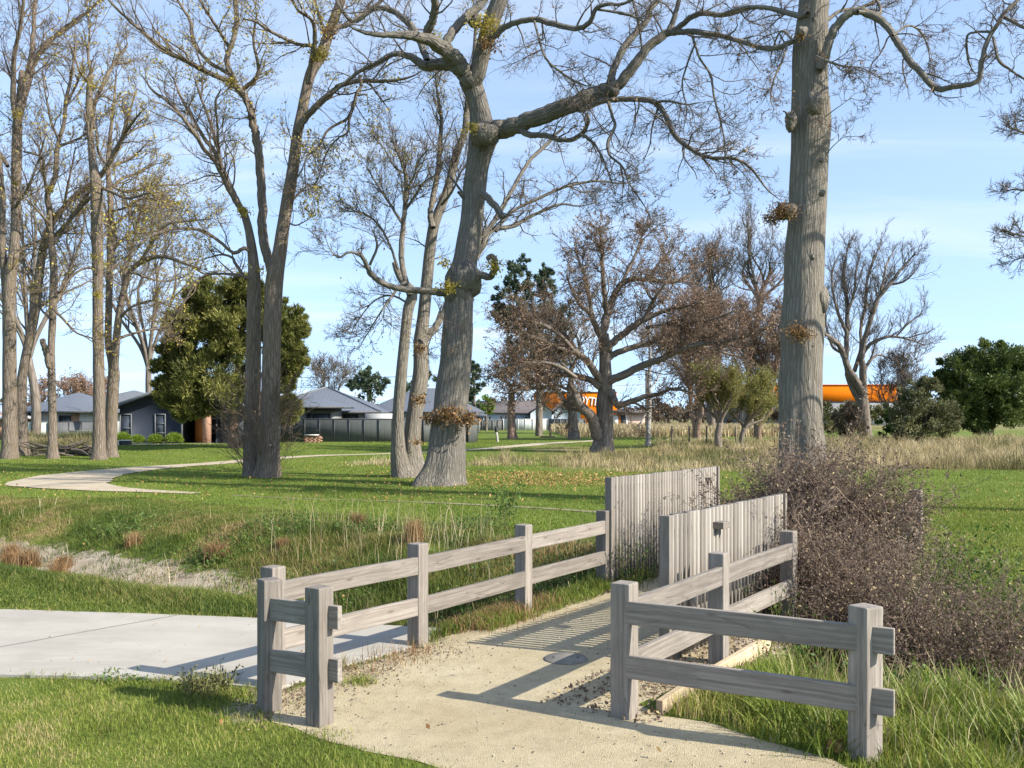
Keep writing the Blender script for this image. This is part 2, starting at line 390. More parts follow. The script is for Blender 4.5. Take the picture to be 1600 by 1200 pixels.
k = NT('gravel', .95, .15); p = k.geo()
big = k.noise(p, .9, 5, .6); mid = k.noise(p, 7, 6, .7); st = k.voro(p, 120, 'F1', 'Color'); sd = k.voro(p, 120)
c = k.ramp(big, [(.3, (.33, .265, .155)), (.5, (.41, .345, .215)), (.72, (.465, .405, .275))])
hs = k.n('ShaderNodeSeparateColor'); k.l(st, hs.inputs[0])
c = k.mix(k.val(hs.outputs[0], 0, 1, 0, .38), c, k.ramp(hs.outputs[1], [(0, (.17, .14, .095)), (.5, (.38, .325, .225)), (1, (.56, .50, .39))]))
c = k.mix(k.val(mid, .46, .72, 0, .5), c, (.235, .195, .125, 1)); c = k.mix(k.val(k.noise(p, 2.4, 6, .72), .55, .72, 0, .4), c, (.25, .215, .15, 1)); k.col(c)
k.bump(k.math('ADD', k.val(sd, 0, .6, 1, 0), k.math('MULTIPLY', mid, 1.5)), .6, .008); M['gravel'] = k.m

k = NT('concrete', .8, .25); p = k.geo()
c = k.ramp(k.noise(k.map(p, (.5, 1.3, 1), (0, 0, .4)), 1.2, 6, .62), [(.3, (.315, .29, .245)), (.55, (.39, .365, .31)), (.75, (.435, .41, .36))])
c = k.mix(k.val(k.noise(p, 60, 4, .7), .35, .65, 0, .18), c, (.27, .25, .22, 1))
c = k.mix(k.val(k.noise(p, 2.2, 7, .75), .54, .74, 0, .55), c, (.27, .24, .19, 1)); c = k.mix(k.val(k.noise(k.map(p, (.35, 2.2, 1), (0, 0, .25)), 1.5, 6, .7), .52, .72, 0, .4), c, (.26, .24, .205, 1)); c = k.mix(k.val(k.voro(p, 3.3), .02, .06, .5, 0), c, (.2, .18, .15, 1)); k.col(c)
k.bump(k.noise(p, 120, 3, .6), .25, .003); M['concrete'] = k.m
k = NT('path_far', .9, .15); p = k.geo()
k.col(k.ramp(k.noise(p, 1.5, 6, .65), [(.3, (.33, .275, .19)), (.7, (.46, .395, .29))])); M['path_far'] = k.m
plain('soil', (.17, .125, .085), .95, .1, .35, 20, .8)
plain('metal_grey', (.20, .19, .165), .95, .05, .2, 12); plain('joint', (.25, .24, .22), .9, .1)

def ribbed(name, c, pitch, axis=0, depth=.02, rough=.5, dark=.82):
    k = NT(name, max(rough, .55), .18); o = k.obj(); s = k.n('ShaderNodeSeparateXYZ'); k.l(o, s.inputs[0])
    f = k.math('FRACT', k.math('MULTIPLY', s.outputs[axis], 1 / pitch)); tri = k.math('ABSOLUTE', k.math('SUBTRACT', f, .5))
    e = k.val(tri, .40, .47, 0, 1); n = k.noise(o, .6, 4)
    k.col(k.mix(k.val(e, 0, 1, 0, 1 - dark), k.ramp(n, [(.3, tuple(x * .93 for x in c)), (.7, tuple(x * 1.07 for x in c))]), (.05, .05, .05, 1)))
    k.bump(k.val(e, 0, 1, 1, 0), .35, depth * .4); M[name] = k.m; return k.m
ribbed('fence_grey', (.092, .100, .095), .5, 0, .02, .7, dark=.72); ribbed('fence_pale', (.42, .45, .42), .22, 0, .03, dark=.7); ribbed('fence_dark', (.10, .105, .11), .3, 0, .03, dark=.7)
ribbed('roof_grey', (.13, .145, .17), .40, 0, .03, .42, .75); ribbed('roof_dark', (.075, .08, .09), .4, 0, .03, .45, .75); ribbed('roof_brown', (.115, .10, .095), .35, 0, .03, .6, .75)
ribbed('clad_dark', (.030, .038, .056), .17, 2, .02, .55, .6); ribbed('clad_grey', (.21, .215, .21), .2, 2, .02, .55, .7); ribbed('clad_blue', (.42, .50, .58), .2, 2, .02, .6, .8); ribbed('clad_white', (.45, .45, .44), .2, 2, .02, .6, .85)
ribbed('door_ribs', (.085, .095, .11), .5, 2, .03, .5, .6); plain('clad_orange', (.50, .135, .008), .9, .0, .03, .3); ribbed('cedar', (.40, .135, .03), .14, 0, .01, .6, .7)
plain('trim_dark', (.035, .038, .042), .5, .4); plain('trim_grey', (.15, .16, .17), .6, .25); plain('trim_white', (.72, .72, .70), .5, .4); plain('brick', (.30, .18, .12), .85, .2, .3, 12); plain('brick_pale', (.48, .36, .29), .85, .2, .3, 12)
plain('letter_white', (.8, .8, .78), .6, .3, .03); plain('rubber_black', (.02, .02, .022), .6, .3); plain('wire_black', (.03, .03, .032), .6, .3)
k = NT('glass_dark', .08, .6); k.col(k.ramp(k.noise(k.obj(), .8, 2), [(.3, (.03, .038, .05)), (.7, (.075, .09, .11))])); M['glass_dark'] = k.m
k = NT('hill', .95, .1); k.col(k.ramp(k.noise(k.geo(), .004, 5), [(.3, (.16, .21, .27)), (.7, (.20, .25, .31))])); M['hill'] = k.m  # distance haze is painted in: blue-grey base colour stands in for the air

# ------------------------------------------------------------------ camera, sun, sky
cam = bpy.data.cameras.new('camera'); co = bpy.data.objects.new('camera', cam); COL.objects.link(co); SC.camera = co
co.location = (0, 0, CAM); co.rotation_euler = (R(90), 0, 0)
cam.sensor_width = 36; cam.lens = F / 1600 * 36; cam.shift_y = (HZ - 600) / 1600; cam.clip_end = 9000; cam.clip_start = .1
SUN = Vector((1.22, -.50, .90)).normalized()
ld = bpy.data.lights.new('sun', 'SUN'); ld.energy = 4.6; ld.angle = R(.53); ld.color = (1.0, .93, .82)
lo = bpy.data.objects.new('sun', ld); COL.objects.link(lo); lo.rotation_euler = (-SUN).to_track_quat('-Z', 'Y').to_euler(); lo.location = (20, -10, 30)
w = bpy.data.worlds.new('World'); SC.world = w; w.use_nodes = True; t = w.node_tree; t.nodes.clear()
out = t.nodes.new('ShaderNodeOutputWorld'); bg = t.nodes.new('ShaderNodeBackground'); sky = t.nodes.new('ShaderNodeTexSky')
sky.sky_type = 'NISHITA'; sky.sun_disc = False; sky.sun_elevation = math.asin(SUN.z); sky.sun_rotation = math.atan2(SUN.x, SUN.y)
sky.air_density = 1.0; sky.dust_density = .6; sky.ozone_density = 1.6; sky.altitude = 50
bg.inputs['Strength'].default_value = .150
tc = t.nodes.new('ShaderNodeTexCoord'); sp = t.nodes.new('ShaderNodeSeparateXYZ'); t.links.new(tc.outputs['Generated'], sp.inputs[0])
def wm(op, a, b):
    x = t.nodes.new('ShaderNodeMath'); x.operation = op
    for i, q in ((0, a), (1, b)):
        if isinstance(q, (int, float)): x.inputs[i].default_value = q
        else: t.links.new(q, x.inputs[i])
    return x.outputs[0]
zz = wm('ADD', wm('MAXIMUM', sp.outputs[2], 0.0), .10)
cbn = t.nodes.new('ShaderNodeCombineXYZ'); t.links.new(wm('DIVIDE', sp.outputs[0], zz), cbn.inputs[0]); t.links.new(wm('DIVIDE', sp.outputs[1], zz), cbn.inputs[1])
mp = t.nodes.new('ShaderNodeMapping'); mp.inputs['Scale'].default_value = (.22, 1.0, 1); mp.inputs['Rotation'].default_value = (0, 0, R(9)); mp.inputs['Location'].default_value = (.35, .9, 0); t.links.new(cbn.outputs[0], mp.inputs[0])
nz = t.nodes.new('ShaderNodeTexNoise'); nz.inputs['Scale'].default_value = 1.1; nz.inputs['Detail'].default_value = 7; nz.inputs['Roughness'].default_value = .56; nz.inputs['Distortion'].default_value = .5; t.links.new(mp.outputs[0], nz.inputs['Vector'])
mr = t.nodes.new('ShaderNodeMapRange'); mr.interpolation_type = 'SMOOTHSTEP'; mr.inputs[1].default_value = .47; mr.inputs[2].default_value = .70; mr.inputs[3].default_value = .10; mr.inputs[4].default_value = .48; t.links.new(nz.outputs['Fac'], mr.inputs[0])
mx = t.nodes.new('ShaderNodeMix'); mx.data_type = 'RGBA'; mx.inputs[7].default_value = (4.1, 4.25, 4.45, 1)
sv = t.nodes.new('ShaderNodeCombineXYZ'); t.links.new(sp.outputs[0], sv.inputs[0]); t.links.new(sp.outputs[1], sv.inputs[1]); t.links.new(wm('ADD', wm('MULTIPLY', wm('MAXIMUM', sp.outputs[2], 0.0), .75), .165), sv.inputs[2])
vn = t.nodes.new('ShaderNodeVectorMath'); vn.operation = 'NORMALIZE'; t.links.new(sv.outputs[0], vn.inputs[0]); t.links.new(vn.outputs[0], sky.inputs[0])
t.links.new(mr.outputs[0], mx.inputs[0]); t.links.new(sky.outputs[0], mx.inputs[6])
t.links.new(mx.outputs[2], bg.inputs[0]); t.links.new(bg.outputs[0], out.inputs[0])
SC.view_settings.view_transform = 'Standard'; SC.view_settings.look = 'None'; SC.view_settings.exposure = 1.0; SC.view_settings.gamma = 1
SC.render.engine = 'CYCLES'; SC.cycles.max_bounces = 6; SC.cycles.transparent_max_bounces = 8; SC.cycles.use_denoising = True
# ------------------------------------------------------------------ ground, gravel path, concrete pad, far footpath
def axis(lo, hi, step, far, gr=1.22):
    a = list(np.arange(lo, hi + 1e-6, step)); s = step
    up = [];  x = hi
    while x < far: s *= gr; x += s; up.append(x)
    s = step; dn = []; x = lo
    while x > -far: s *= gr; x -= s; dn.append(x)
    return np.array(dn[::-1] + a + up)
xs = axis(-26, 22, .22, 5200); ys = axis(2, 27, .2, 5200)
ys = ys[ys > -400]
X, Y = np.meshgrid(xs, ys)
V = np.stack([X.ravel(), Y.ravel(), hf(X.ravel(), Y.ravel())], 1)
nx, ny = len(xs), len(ys)
i = (np.arange(ny - 1)[:, None] * nx + np.arange(nx - 1)[None]).ravel()
Q = np.stack([i, i + 1, i + nx + 1, i + nx], 1)
gx, gy = V[:, 0], V[:, 1]; s_ = ditch_s(gx, gy); u_ = path_u(gx, gy)
dirt = .85 * sm(-1.9, -1.2, s_) * (1 - sm(.2, 1.0, s_)) * (1 - sm(-4.2, -2.0, gx)) * sm(5, 12, gy)
dirt = np.maximum(dirt, .8 * sm(-6.2, -5.7, u_) * (1 - sm(-3.0, -2.5, u_)) * sm(7.0, 7.8, gy) * (1 - sm(15, 18, gy)))
dirt = np.maximum(dirt, .6 * np.exp(-(((gx + 1.75) / .5) ** 2 + ((gy - 6.6) / .6) ** 2)))
dry = .25 * sm(-3.5, -2.5, s_) * (1 - sm(1.5, 3.5, s_)) * sm(6, 9, gy) + .7 * sm(33, 36, gy) * (1 - sm(60, 70, gy)) * sm(-1, 3, gx) + .55 * sm(100, 140, gy)
tag(make_mesh('ground', V, Q, None, M['ground'], attrs={'dirt': dirt, 'dry': dry}, smooth=True), kind='structure')

def inside(px, py, poly):
    poly = np.asarray(poly, float); r = np.zeros(len(px), bool); j = len(poly) - 1
    for i in range(len(poly)):
        xi, yi = poly[i]; xj, yj = poly[j]
        c = ((yi > py) != (yj > py)) & (px < (xj - xi) * (py - yi) / (yj - yi + 1e-12) + xi); r ^= c; j = i
    return r
def dense_poly(pts, step=.12, wob=.0, k=0):
    pts = np.asarray(pts, float); out = []
    for a, b in zip(pts, np.roll(pts, -1, 0)):
        n = max(1, int(np.linalg.norm(b - a) / step))
        for q in range(n): out.append(a + (b - a) * q / n)
    out = np.array(out)
    if wob:
        out += wob * np.stack([noise2(out[:, 0], out[:, 1], 5, k), noise2(out[:, 1], out[:, 0], 5, k + 3)], 1)
    return out
def sheet(name, poly, z, mat, thick=0.0, follow=False):
    bm = bmesh.new(); vs = [bm.verts.new((p[0], p[1], z + (float(hf(p[0], p[1])) if follow else 0))) for p in poly]
    f = bm.faces.new(vs); f.normal_update()
    if f.normal.z < 0: f.normal_flip()
    if thick:
        r = bmesh.ops.extrude_face_region(bm, geom=[f])
        for v in r['geom']:
            if isinstance(v, bmesh.types.BMVert): v.co.z += 0
        for v in vs: v.co.z -= thick
        bmesh.ops.recalc_face_normals(bm, faces=bm.faces)
    bmesh.ops.triangulate(bm, faces=[f for f in bm.faces if len(f.verts) > 4])
    me = bpy.data.meshes.new(name); bm.to_mesh(me); bm.free(); me.materials.append(mat)
    o = bpy.data.objects.new(name, me); COL.objects.link(o); return o
def us(u, s):
    """path coordinates (across, along) -> x, y"""
    u0 = path_u(2, 10.5); return (2 + s * DX + (u - u0) * DY, 10.5 + s * DY - (u - u0) * DX)
GRAVEL = [us(-5.22, 5.5), us(-5.22, 2), us(-5.25, -.2), gp(905, 935), gp(812, 966), gp(700, 995), gp(640, 1020), gp(522, 1052), gp(440, 1090), gp(425, 1128), gp(505, 1156), gp(600, 1177), gp(700, 1202), gp(770, 1222), gp(900, 1262), gp(1000, 1330), gp(1310, 1330), gp(1395, 1240), gp(1300, 1186), gp(1200, 1160), gp(1100, 1128), gp(1035, 1118), gp(1000, 1100), gp(1062, 1072), us(-2.95, -2.2), us(-3.30, -1.2), us(-3.34, 0), us(-3.34, 5.5)]
GP = dense_poly(GRAVEL, .10, .035, 2)
tag(sheet('gravel_path', GP, .005, M['gravel']), kind='structure')
PAD = [(-14, 9.9), gp(-300, 950), gp(0, 955), gp(200, 961), gp(390, 968), gp(560, 977), gp(692, 985), gp(642, 1014), gp(522, 1047), gp(436, 1080), gp(390, 1077), gp(250, 1065), gp(0, 1058), gp(-300, 1050), (-14, 7.45)]
PP = dense_poly(PAD, .25, .012, 8)
tag(sheet('concrete_pad', PP, .022, M['concrete'], .08), kind='structure')
a, b = np.array(gp(-60, 1026)), np.array(gp(276, 965)); d = (b - a) / np.linalg.norm(b - a); n_ = np.array([-d[1], d[0]]) * .006
tag(sheet('pad_joint', [a - n_, b - n_, b + n_, a + n_], .0262, M['joint']), kind='structure')

def strip(name, C, W, mat, z=.022, m=5):
    A = catmull(np.array([(x, y, w) for (x, y), w in zip(C, W)]), 10); P = A[:, :2]; t = np.gradient(P, axis=0); t /= np.linalg.norm(t, axis=1)[:, None]
    nn = np.stack([-t[:, 1], t[:, 0]], 1); f = np.linspace(-.5, .5, m)
    wob = 1 + .10 * noise2(P[:, 0], P[:, 1], 1.4, 5)
    G = P[:, None] + nn[:, None] * (A[:, 2] * wob)[:, None, None] * f[None, :, None]
    x, y = G[..., 0].ravel(), G[..., 1].ravel(); V = np.stack([x, y, hf(x, y) + z], 1)
    q = (np.arange(len(P) - 1)[:, None] * m + np.arange(m - 1)[None]).ravel()
    tag(make_mesh(name, V, np.stack([q, q + 1, q + m + 1, q + m], 1), None, mat, smooth=True), kind='structure')
    return P, A[:, 2]
FAR_C = [(-7.9, 24.0), (-11.0, 25.6), (-13.2, 28.0), (-14.2, 32.0), (-13.6, 36.5), (-11.8, 41.5), (-10.4, 45.5), (-6.7, 50), (-2.9, 54.5), (0, 61), (3.7, 69.8), (8, 78)]
FAR_W = [.35, 1.3, 2.8, 2.3, 1.7, 1.5, 1.2, .7, .8, 1.4, 1.6, 1.6]
FP, FW = strip('footpath', FAR_C, FAR_W, M['path_far'])
NEAR_C = [(4.1, 14.8), (3.4, 17.6), (1.2, 20.2), (-2.35, 22.1), (-6.9, 23.7)]
k = NT('path_dull', .95, .1); p = k.geo(); k.col(k.ramp(k.noise(p, 2.2, 6, .7), [(.3, (.13, .12, .06)), (.5, (.22, .19, .125)), (.72, (.36, .31, .23))])); M['path_dull'] = k.m
strip('worn_track', NEAR_C, [1.0, .55, .26, .22, .16], M['path_dull'], .012)
def near_path(x, y):
    d = np.full(len(x), 9.)
    for p, w_ in zip(FP, FW):
        if w_ < .62: continue
        d = np.minimum(d, np.hypot(x - p[0], y - p[1]) - w_ / 2)
    return d < 0
sheet_drive = sheet('driveway', [gp(150, 699.5), gp(300, 697.5), gp(372, 693), gp(352, 700), gp(250, 702)], .03, M['concrete'], 0, True); tag(sheet_drive, kind='structure')

# a flat cover let into the gravel
th = thing('drain_cover', 'flat round grey cover set flush in the gravel path', 'cover', (*gp(884, 1031), .008))
m = MB(); tt = np.linspace(0, 2 * np.pi, 33)[:-1]
P = np.array([[math.cos(q) * .17, math.sin(q) * .17, .012] for q in tt]); P0 = P * [1.06, 1.06, .0] ; 
m.add(np.concatenate([P, P0, [[0, 0, .014]]]), [[i, 32 + i, 32 + (i + 1) % 32, (i + 1) % 32] for i in range(32)], [[i, (i + 1) % 32, 64] for i in range(32)]); m.build('cover_plate', M['metal_grey'], th)
m = MB()
for q in (-.1, .1): m.box((q, 0, .0145), (.02, .03, .003))
m.build('lifting_slot', M['trim_dark'], th)

# ------------------------------------------------------------------ timber fences
ANG = math.atan2(DY, DX)                       # direction of the path
PW = .132
def put(o, p, rz, ry=0.0, rx=0.0):
    o.location = p; o.rotation_euler = (rx, ry, rz)
def post(parent, x, y, rz, h=.898, w_=PW, name='post', org=(0, 0, 0), seed=0):
    o = bevel_box(name, (h + .3, w_, w_), M['timber'], parent, .010, .0015, .006, seed)
    o.location = (x - org[0], y - org[1], (h - .3) / 2 - org[2]); o.rotation_euler = (0, -math.pi / 2, rz); o.rotation_mode = 'XYZ'
    # local x -> up: rotate about y, then turn about z
    return o
def rail(parent, a, b, z, hgt=.15, th=.044, off=0.0, e0=0.0, e1=0.0, org=(0, 0, 0), seed=0, name='rail', mat='timber'):
    a = np.array(a, float); b = np.array(b, float); d = (b - a); L = np.linalg.norm(d); d /= L; nn = np.array([d[1], -d[0]])
    a2, b2 = a - d * e0, b + d * e1; L2 = np.linalg.norm(b2 - a2); c = (a2 + b2) / 2 + nn * off
    o = bevel_box(name, (L2, th, hgt), M[mat], parent, .006, .0025, 0, seed)
    o.location = (c[0] - org[0], c[1] - org[1], z - org[2]); o.rotation_euler = (0, 0, math.atan2(d[1], d[0])); return o
ZU, ZL = .708, .355
OFF = PW / 2 - .022 - .005
# left side of the path: four posts, rails running through them
LP = [gp(427, 1075), gp(653, 1010), gp(818, 957), gp(943, 917)]
o0 = (*LP[0], 0); f = thing('post_and_rail_fence', 'long weathered timber fence of four posts and paired rails along the concrete pad', 'fence', o0, 0, 'timber path fences')
for i, p in enumerate(LP): post(f, *p, ANG, org=o0, seed=i)
for i in range(3):
    for z in (ZU, ZL): rail(f, LP[i], LP[i + 1], z, off=OFF, e0=.0 if i == 0 else -.005, e1=.0 if i < 2 else .03, org=o0, seed=i * 2 + z)
# short barrier in front of the pad
A_, B_ = np.array(gp(412, 1114)), np.array(gp(499, 1132)); dr = (B_ - A_) / np.linalg.norm(B_ - A_); bk_ = np.array([-dr[1], dr[0]])
o1 = (*A_, 0); f = thing('short_barrier', 'short two post timber barrier with stub rail ends between lawn and gravel', 'fence', o1, 0, 'timber path fences')
pa = A_ + bk_ * .055; post(f, *pa, ANG - R(20), org=o1, seed=5); post(f, *(B_ - bk_ * .0), ANG, org=o1, seed=6)
for z in (ZU - .01, ZL): rail(f, A_, B_, z, off=-.03, e0=.015, e1=.145, org=o1, seed=z)
# right corner: front rails and the run beside the screen
A_, B_ = np.array(gp(976, 1120)), np.array(gp(1353, 1184)); dr = (B_ - A_) / np.linalg.norm(B_ - A_); bk_ = np.array([-dr[1], dr[0]])
C_ = np.array(gp(1123, 1036)); D_ = np.array(gp(1232, 975))
o2 = (*A_, 0); f = thing('corner_fence', 'weathered timber corner fence facing the gravel, running back beside the slatted screen', 'fence', o2, 0, 'timber path fences')
post(f, *A_, ANG, w_=.14, org=o2, seed=7); post(f, *(B_ - bk_ * .02), ANG - R(26), w_=.14, org=o2, seed=8); post(f, *C_, ANG, org=o2, seed=9); post(f, *D_, ANG, org=o2, seed=10)
for z in (ZU, ZL): rail(f, A_, B_, z, .152, off=.055, e0=-.035, e1=.165, org=o2, seed=3 + z)
for z in (ZU + .005, ZL + .01):
    rail(f, A_, C_, z, off=OFF, e0=.0, e1=0, org=o2, seed=5 + z); rail(f, C_, D_, z, off=OFF, e0=-.005, e1=.03, org=o2, seed=7 + z)
# the far end of the bridge on the right
E0, E1, E2 = np.array([4.62, 12.0]), np.array([5.25, 12.55]), np.array([6.35, 14.9])
o3 = (*E1, 0); f = thing('far_fence_end', 'end of a grey timber fence showing behind the dead brown shrub', 'fence', o3, 0, 'timber path fences')
E1 = np.array(((1418 - 800) * 12.6 / F, 12.6)); E2 = np.array(((1433 - 800) * 14.0 / F, 14.0)); E0 = np.array(((1380 - 800) * 11.9 / F, 11.9))
post(f, *E1, ANG, .88, org=o3, seed=11); post(f, *E2, ANG, .92, org=o3, seed=12); post(f, *E0, ANG, .80, org=o3, seed=13)
for z in (ZU - .02, ZL): rail(f, E0, E1, z, org=o3, seed=z); rail(f, E1, E2, z, org=o3, seed=2 + z)

# slatted screens either side of the ditch crossing
def screen(label, a, b, h, pitch, bw, name='slatted_screen', h1=None, blocks=False):
    a = np.array(a); b = np.array(b); L = np.linalg.norm(b - a); d = (b - a) / L; rz = math.atan2(d[1], d[0]); h1 = h1 or h
    r = thing(name, label, 'screen', (a[0], a[1], 0), rz, 'slatted screens at the ditch crossing')
    n = int(L / pitch); m = MB()
    for i in range(1, n):
        hh = h + (h1 - h) * i / n + rng.uniform(-.004, .004)
        m.box((i * L / n + rng.uniform(-.003, .003), -.0 + rng.uniform(-.002, .002), hh / 2 - .1), (bw * rng.uniform(.95, 1.03), .060, hh + .2), v=rng.uniform())
    k = m.build('batten_panel', M['screen_wood'], r, av=True)
    o = bevel_box('end_post', (h + .2, .09, .05), M['timber_batten'], r, .005); o.location = (0, 0, h / 2 - .1 + .004); o.rotation_euler = (0, -math.pi / 2, 0)
    o = bevel_box('end_post', (h1 + .2, .09, .05), M['timber_batten'], r, .005); o.location = (L, 0, h1 / 2 - .1 + .002); o.rotation_euler = (0, -math.pi / 2, 0)
    for z in (.22, .66, 1.05):
        o = bevel_box('backing_rail', (L - .06, .045, .09), M['timber'], r, .004); o.location = (L / 2, .054, z)
    if blocks:
        for z in (1.03, .72):
            o = bevel_box('block', (.15, .10, .06), M['timber_batten'], r, .004); o.location = (.95, -.073, z)
    else:
        o = bevel_box('block', (.10, .09, .05), M['timber'], r, .004); o.location = (L * .88, -.068, h1 - .16)
    return r
k = NT('screen_wood', .85, .2); v = k.attr('v'); o = k.obj()
g = k.noise(k.map(o, (60, 60, 2.5)), 1, 5, .65); bl = k.noise(k.map(o, (2.0, 2, 1.2)), 1, 4, .6)
c = k.ramp(k.math('ADD', k.math('MULTIPLY', g, .6), k.math('MULTIPLY', v, .5)), [(.2, (.145, .127, .105)), (.55, (.25, .224, .19)), (.85, (.345, .315, .272))])
c = k.mix(k.val(bl, .5, .68, 0, .6), c, (.15, .138, .125, 1)); k.col(c); k.bump(g, .4, .004); M['screen_wood'] = k.m
screen('tall grey slatted timber screen on the far side of the path, behind the other screen', (1.135, 11.2), (2.86, 13.45), 1.275, .068, .028, h1=1.285)
screen('nearer pale slatted timber screen standing behind the corner fence with two small blocks', (1.244, 7.77), (2.80, 9.95), 1.185, .080, .034, h1=1.19, blocks=True)

# timber edging along the grass at the corner fence
a = np.array(gp(1030, 1116)); b = np.array(gp(1080, 1082)); c = np.array(gp(1200, 1008)); o4 = (*a, 0)
f = thing('timber_edging', 'pale timber edging board between bark litter and bright grass', 'edging', o4)
rail(f, a, b, .03, .12, .05, org=o4, name='edging_board', mat='timber_fresh', seed=1); rail(f, b, c, .03, .12, .05, e0=-.01, org=o4, name='edging_board', mat='timber_fresh', seed=2)
# ------------------------------------------------------------------ trees: traced trunks and limbs at their own distance, grown twigs
class Tree:
    def __init__(s, name, label, px, py, barkm, twigm, group='bare trees', Y=None, seed=1, cat='tree', hgt=None):
        s.Y = Y or F * CAM / (py - HZ); s.seed = seed; s.bark = M[barkm]; s.twig = M[twigm]
        x = (px - 800) * s.Y / F; s.o = np.array([x, s.Y, float(hf(x, s.Y))]); s.root = thing(name, label, cat, tuple(s.o), 0, group)
        s.limbs = []; s.tips = None; s.n = 0
    def pts(s, P, d0, d1):
        A = np.array([(q[0], q[1], q[2]) for q in P], float); per = 6
        C = catmull(A, per); L = np.concatenate([[0], np.cumsum(np.linalg.norm(np.diff(C[:, :2], axis=0), axis=1))]); f = L / max(L[-1], 1e-6)
        s.n += 1; ph = s.seed * 1.7 + s.n * 2.3
        amp = min(abs(d1 - d0) * .12 + L[-1] * s.Y / F * .05, .7)
        d = d0 + (d1 - d0) * f ** .85 + amp * np.sin(f * 5.2 + ph) * f * (1 - .2 * f)
        Yd = s.Y + d
        W = np.stack([(C[:, 0] - 800) * Yd / F, Yd, CAM + (HZ - C[:, 1]) * Yd / F], 1)
        return W, np.maximum(C[:, 2], .6) / 2 * Yd / F
    def trunk(s, P, d1=0.0, flare=1.0, k=20, name='trunk', d0=0.0, vary=.05, tw=0.0):
        W, r = s.pts(P, d0, d1)
        if flare:
            z = W[:, 2] - s.o[2]; r = r * (1 + .0 * z)
            W = np.concatenate([W[:1] - [[0, 0, .35]], W]); r = np.concatenate([r[:1] * (1 + .12 * flare), r])
        # resample so rings are close together
        L = np.concatenate([[0], np.cumsum(np.linalg.norm(np.diff(W, axis=0), axis=1))]); q = np.arange(0, L[-1], max(.16, L[-1] / 90)); q = np.append(q, L[-1])
        W = np.stack([np.interp(q, L, W[:, i]) for i in range(3)], 1); r = np.interp(q, L, r)
        V, Q, T, bk = tube(W, r, k, vary, seed=s.seed, flare=.30 * flare * np.exp(-np.maximum(W[:, 2] - s.o[2], 0) / (2.2 * r[0])) if flare else None)
        make_mesh(name, V, Q, T, s.bark, s.root, s.o, {'bk': bk + s.seed * 3.1}, True)
        s.limbs.append((W, r, tw, .45)); return W, r
    def limb(s, P, d0=0.0, d1=0.0, tw=1.0, t0=.12, name='limb', k=8):
        W, r = s.pts(P, d0, d1)
        L = np.sum(np.linalg.norm(np.diff(W, axis=0), axis=1))
        n = len(W); W = W + (rng.normal(size=(n, 3)) * (.10 * r)[:, None]) * (np.arange(n) > 1)[:, None]
        V, Q, T, bk = tube(W, r, k if r[0] > .05 else 6, .06, seed=s.seed + s.n)
        make_mesh(name, V, Q, T, s.bark, s.root, s.o, {'bk': bk + [s.n * .7, s.n * 1.3, 0]}, True)
        s.limbs.append((W, r, tw, t0)); return W, r
    def limb3(s, W, r, tw=1.0, t0=.15, name='limb', k=7, hide=False):
        """a limb given in metres"""
        s.n += 1
        V, Q, T, bk = tube(W, r, k, .06, seed=s.seed + s.n)
        if hide: return V, Q, T, bk
        make_mesh(name, V, Q, T, s.bark, s.root, s.o, {'bk': bk + [s.n * .7, s.n * 1.3, 0]}, True); s.limbs.append((W, r, tw, t0))
    def lump(s, px, py, w_, d, dx=0, dz=0, name='burl', sq=(1, 1, 1)):
        """a burl or the scar of a lost limb"""
        Yd = s.Y + d; c = np.array([(px - 800) * Yd / F, Yd, CAM + (HZ - py) * Yd / F]); r = w_ / 2 * Yd / F
        th, ph = np.meshgrid(np.linspace(0, 2 * np.pi, 15)[:-1], np.linspace(.05, np.pi - .05, 9)); q = 1 + .18 * np.sin(3 * th + px) * np.sin(2 * ph) + .1 * np.sin(5 * th + ph * 3)
        V = np.stack([np.cos(th) * np.sin(ph) * sq[0], np.sin(th) * np.sin(ph) * sq[1], np.cos(ph) * sq[2]], -1) * q[..., None] * r
        V = V.reshape(-1, 3); i = (np.arange(8)[:, None] * 14); j = np.arange(14)[None]; Q = np.stack([i + j, i + 14 + j, i + 14 + (j + 1) % 14, i + (j + 1) % 14], -1).reshape(-1, 4)
        make_mesh(name, V + c, Q, None, s.bark, s.root, s.o, {'bk': V + c}, True)
    def twigs(s, sp=.3, l1=(.7, 2.0), m2=6, m3=5, r3=.006, up=.04, down=0.0, ang=(30, 75), wander=.2, m4=0, keep=1.0, n1=6, l2=(.3, .65), l3=(.25, .6), name='twigs'):
        S, D, L, RR = [], [], [], []
        for W, r, tw, t0 in s.limbs:
            if tw <= 0: continue
            seg = np.linalg.norm(np.diff(W, axis=0), axis=1); cum = np.concatenate([[0], np.cumsum(seg)]); Lt = cum[-1]
            n = max(1, int(Lt / sp * tw)); q = t0 * Lt + (Lt - t0 * Lt) * rng.uniform(0, 1, n) ** .8
            q = np.append(q, [Lt * .999, Lt * .97])
            C = np.stack([np.interp(q, cum, W[:, i]) for i in range(3)], 1); C2 = np.stack([np.interp(np.minimum(q + .05 * Lt, Lt * 1.0), cum, W[:, i]) for i in range(3)], 1) - np.stack([np.interp(q - .05 * Lt, cum, W[:, i]) for i in range(3)], 1)
            rl = np.interp(q, cum, r); S.append(C); D.append(nrm(C2)); RR.append(rl)
            L.append(rng.uniform(l1[0], l1[1], len(q)) * (1.15 - .5 * q / Lt))
        S = np.concatenate(S); D = np.concatenate(D); L = np.concatenate(L); RR = np.concatenate(RR)
        d1 = nrm(side_dirs(D, *ang) + [0, 0, up * 4]); mb = MB()
        P1 = grow(S, d1, L, n1, wander, (0, 0, up - down)); ra = np.clip(RR * .45, r3 * 1.5, .012 + .012 * L)[:, None] * np.linspace(1, .35, n1 + 1)[None]
